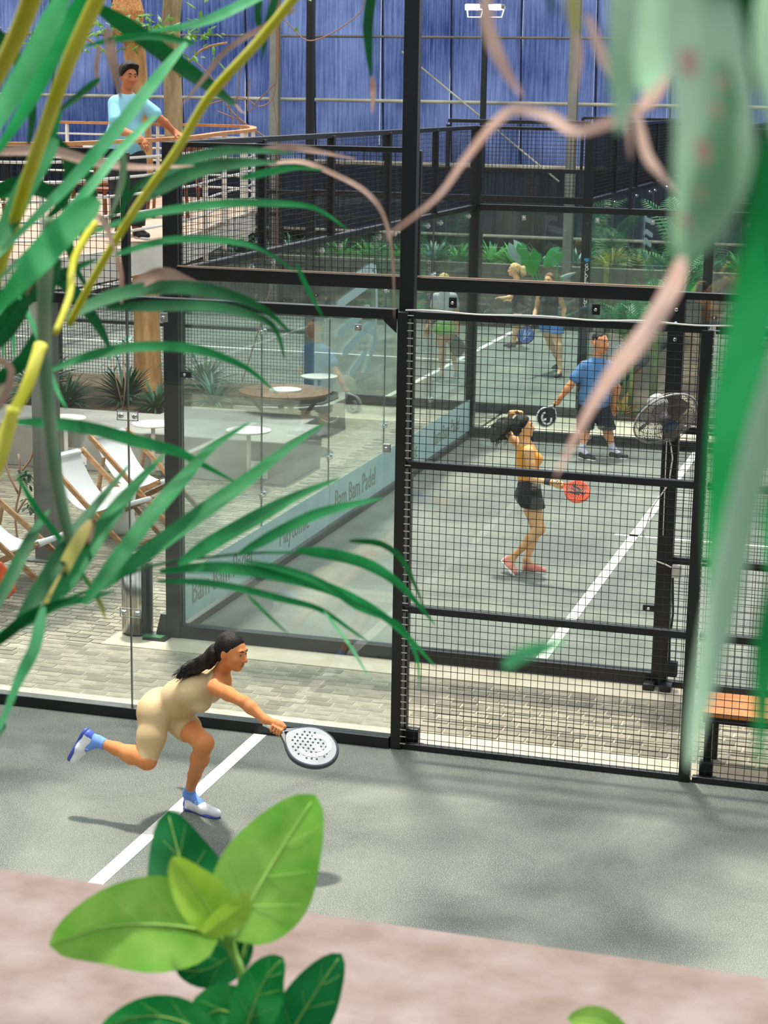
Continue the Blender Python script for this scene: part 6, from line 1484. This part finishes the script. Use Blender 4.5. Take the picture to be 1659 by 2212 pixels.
# right palm, closer to the lens
RK = .50
base_r = atD(2400, 2300, 1.2); base_r[2] = 2.5
pR = thing('palm', 'blurred palm leaves with brown tips hanging close to the lens on the right', 'palm', tuple(base_r))
m = MB(); m.tube(sm([Vector(atD(1560, -60, 1.3*RK)), Vector(atD(1800, -120, 1.4*RK)), Vector(atD(2300, 900, 1.0)), Vector(base_r)], 6), .010, 8); m.build('cane', LM['mid'], pR, True)
RL = [('olive', 1.6, 1.6, 30, [(1235, -60), (1238, 20), (1246, 80)]), ('pale', 1.5, 1.5, 70, [(1345, -80), (1350, 100), (1345, 210), (1335, 290)]), ('bright', 1.55, 1.55, 34, [(1375, -60), (1370, 80), (1365, 190)]), ('pale', 1.35, 1.4, 90, [(1430, -90), (1425, 60), (1405, 150), (1395, 200)]),
      ('pale', 1.3, 1.35, 190, [(1500, -160), (1510, 60), (1530, 220), (1535, 330), (1520, 440), (1490, 520), (1475, 560)]), ('bright', 1.32, 1.36, 110, [(1540, 120), (1535, 260), (1525, 360), (1505, 440), (1485, 500)]), ('deep', 1.4, 1.4, 100, [(1610, -100), (1595, 100), (1570, 240), (1530, 380)]), ('pale', 1.2, 1.25, 90, [(1680, -60), (1672, 120), (1690, 320)]),
      ('bright', 1.3, 1.45, 110, [(1720, 150), (1665, 400), (1625, 640), (1585, 860), (1562, 1040), (1547, 1190), (1536, 1330)]), ('pale', 1.3, 1.45, 80, [(1730, 640), (1665, 860), (1605, 1080), (1560, 1290), (1528, 1440), (1502, 1570), (1490, 1660)]), ('bright', 1.35, 1.4, 60, [(1720, 1150), (1670, 1330), (1648, 1480), (1640, 1660)]), ('bright', 1.35, 1.4, 40, [(1700, 1000), (1668, 1120), (1662, 1240)]),
      ('light', 2.0, 2.1, 34, [(1085, 1438), (1130, 1412), (1180, 1398), (1222, 1378)]), ('deep', 1.8, 1.8, 14, [(1185, -40), (1190, 10), (1200, 35)])]
for kd, d0, d1, w, P in RL: stroke(pR, 'leaflet', kd, d0*RK, d1*RK, w, P, tilt=.1)
RD = [('pink', 1.4, 1.6, 44, [(1475, 545), (1450, 620), (1395, 715), (1330, 795), (1270, 890), (1200, 1030)]), ('pink', 1.5, 1.9, 26, [(1460, 90), (1440, 150), (1405, 220), (1320, 265), (1240, 282), (1180, 248), (1110, 238), (1060, 275), (1000, 350), (940, 430), (830, 515)]), ('pink', 1.5, 1.5, 24, [(1268, 30), (1300, 120), (1330, 180), (1352, 250), (1362, 345)]),
      ('pink', 1.5, 1.55, 22, [(1375, 240), (1395, 330), (1425, 375), (1468, 425)]), ('pink', 1.45, 1.5, 50, [(1478, 75), (1440, 120), (1410, 190), (1385, 240)]), ('pink', 1.7, 1.7, 14, [(1246, 75), (1252, 130), (1242, 200)]), ('pink', 1.6, 1.6, 30, [(1050, -30), (1055, 60), (1090, 150), (1130, 210)])]
for kd, d0, d1, w, P in RD: stroke(pR, 'leaflet', kd, d0*.72, d1*.72, w, P, tilt=.2, label='dry pinkish brown leaf tip')
for (u, v, w) in ((1520, 330, 34), (1490, 140, 40), (1548, 240, 22), (1515, 420, 16), (1560, 180, 20), (1480, 480, 20)):
    stroke(pR, 'dry_spot', 'pink', 1.27*RK, 1.27*RK, w, [(u-8, v-w*.9), (u, v), (u+6, v+w*.9)], label='dry pinkish patch')
# leafy shrub at the bottom
base_s = atD(520, 2420, 2.25); base_s[2] = 2.5
sh = thing('broadleaf_shrub', 'young shrub with big bright green oval leaves rising in front of the ledge', 'shrub', tuple(base_s))
og = cmat('oval_leaf_bright', '74bd3f', 'a2d660', scale=18, trans=.4); og2 = cmat('oval_leaf_yellow', '9cc83a', 'bcdb60', scale=18); og3 = cmat('oval_leaf_dark', '0b6630', '1f8445', scale=18); og4 = cmat('oval_leaf_mid', '178a3c', '3ba654', scale=18)
for m_, d0, d1, w, P in ((og3, 2.36, 2.42, 165, [(450, 1990), (415, 1930), (388, 1850), (362, 1750)]), (og3, 2.34, 2.36, 95, [(530, 2000), (500, 2060), (440, 2095), (378, 2092)]), (og3, 2.34, 2.34, 70, [(545, 1960), (530, 2010), (500, 2060)]), (og, 2.25, 2.2, 196, [(478, 2018), (360, 1998), (230, 2002), (106, 2042)]), (og, 2.25, 2.3, 218, [(500, 2030), (548, 1935), (610, 1830), (682, 1717)]), (og2, 2.22, 2.22, 106, [(478, 2012), (450, 1960), (410, 1905), (373, 1850)]),
                         (og2, 2.2, 2.2, 60, [(440, 2020), (480, 1990), (520, 1960), (530, 1920)]), (og4, 2.25, 2.25, 108, [(520, 2260), (545, 2180), (575, 2110), (612, 2068)]), (og3, 2.3, 2.3, 125, [(600, 2290), (640, 2210), (690, 2130), (738, 2060)]), (og4, 2.25, 2.25, 110, [(530, 2260), (500, 2190), (450, 2190), (400, 2260)]), (og4, 2.2, 2.2, 90, [(470, 2260), (390, 2205), (300, 2195), (215, 2225)]), (og, 2.2, 2.2, 60, [(1360, 2250), (1290, 2205), (1225, 2200)])):
    stroke(sh, 'leaf', m_, d0, d1, w, P, 'ovate', tilt=.05, cup=.22, mid=True)
stm = mat('shrub_stem', '8fc25a', .5, var='b0d57a', scale=10)
for P, w in (([(490, 1990), (505, 2060), (522, 2110), (520, 2230), (515, 2420)], 20), ([(455, 2005), (480, 2030), (505, 2070)], 12), ([(540, 2010), (525, 2070)], 9), ([(560, 2230), (522, 2300)], 12), ([(620, 2300), (530, 2380)], 12)):
    S = sm([Vector(atD(u, v, 2.27)) for u, v in P], 4); m = MB(); m.tube(S, w*2.27/FPX/2, 8); m.build('stem', stm, sh, True)
m = MB(); m.tube([Vector(atD(515, 2420, 2.27)), Vector(base_s)], .006, 8); m.build('stem', stm, sh, True)
# trough and platform that the foreground plants grow from
tg_ = MB(); tg_.b2((-1.0, -10.35, 1.9), (7, -9.75, 2.5)); tg_.b2((-1, -14, 1.6), (7, -10.35, 1.9)); tag(tg_.build('trim_1', hw_m), 'planting trough and platform floor in front of the ledge', kind='structure')

# unseen canopy added above the near court to dapple the floor with shade
cn = thing('added_canopy', 'broad leafy crown hanging over the near court, above the picture', 'tree', (-6.5, -7, 0))
m = MB(); m.tube([(-6.5, -7, 0), (-6.3, -6.8, 3), (-5.2, -6, 6), (-2.5, -5, 7.6), (1, -4.2, 8.2)], [.25, .22, .16, .1, .04], 10); m.build('trunk', bark, cn, True)
cl = []
rc = random.Random(8)
for _ in range(80):
    x = rc.choice((rc.uniform(-6.5, -2.9), rc.uniform(.3, 5.5))); y = rc.uniform(-3.6, 1.5); cl.append(((x, y, 7.6+rc.uniform(-.5, .5)), int(12 if x < .5 else 5), (.35, .35, .2)))
leafcloud('foliage', cn, cl, lf_d, .42, seed=9, asp=.6)

# ---- each repeat gets a label that singles it out: colour, then its place in the row
ORD = ['leftmost', 'second', 'third', 'fourth', 'fifth', 'sixth', 'seventh', 'eighth', 'ninth', 'tenth', 'eleventh', 'twelfth', 'thirteenth', 'fourteenth', 'fifteenth', 'sixteenth', 'seventeenth', 'eighteenth', 'nineteenth', 'twentieth', 'twenty-first', 'twenty-second', 'twenty-third', 'twenty-fourth', 'twenty-fifth', 'twenty-sixth', 'twenty-seventh', 'twenty-eighth', 'twenty-ninth', 'thirtieth']
byl = {}
for o_ in bpy.data.objects:
    if o_.parent is None and o_.get('group') in ('shrubs above the low back wall', 'ferns at the foot of the low back wall', 'shrubs in the long planter', 'saplings in the long planter'):
        byl.setdefault(o_['label'], []).append(o_)
for lb, L in byl.items():
    L.sort(key=lambda q: q.location.x)
    if len(L) > 1:
        for i_, q in enumerate(L):
            q['label'] = ('leftmost ' if i_ == 0 else ('rightmost ' if i_ == len(L)-1 else ORD[i_]+' from left, ')) + lb
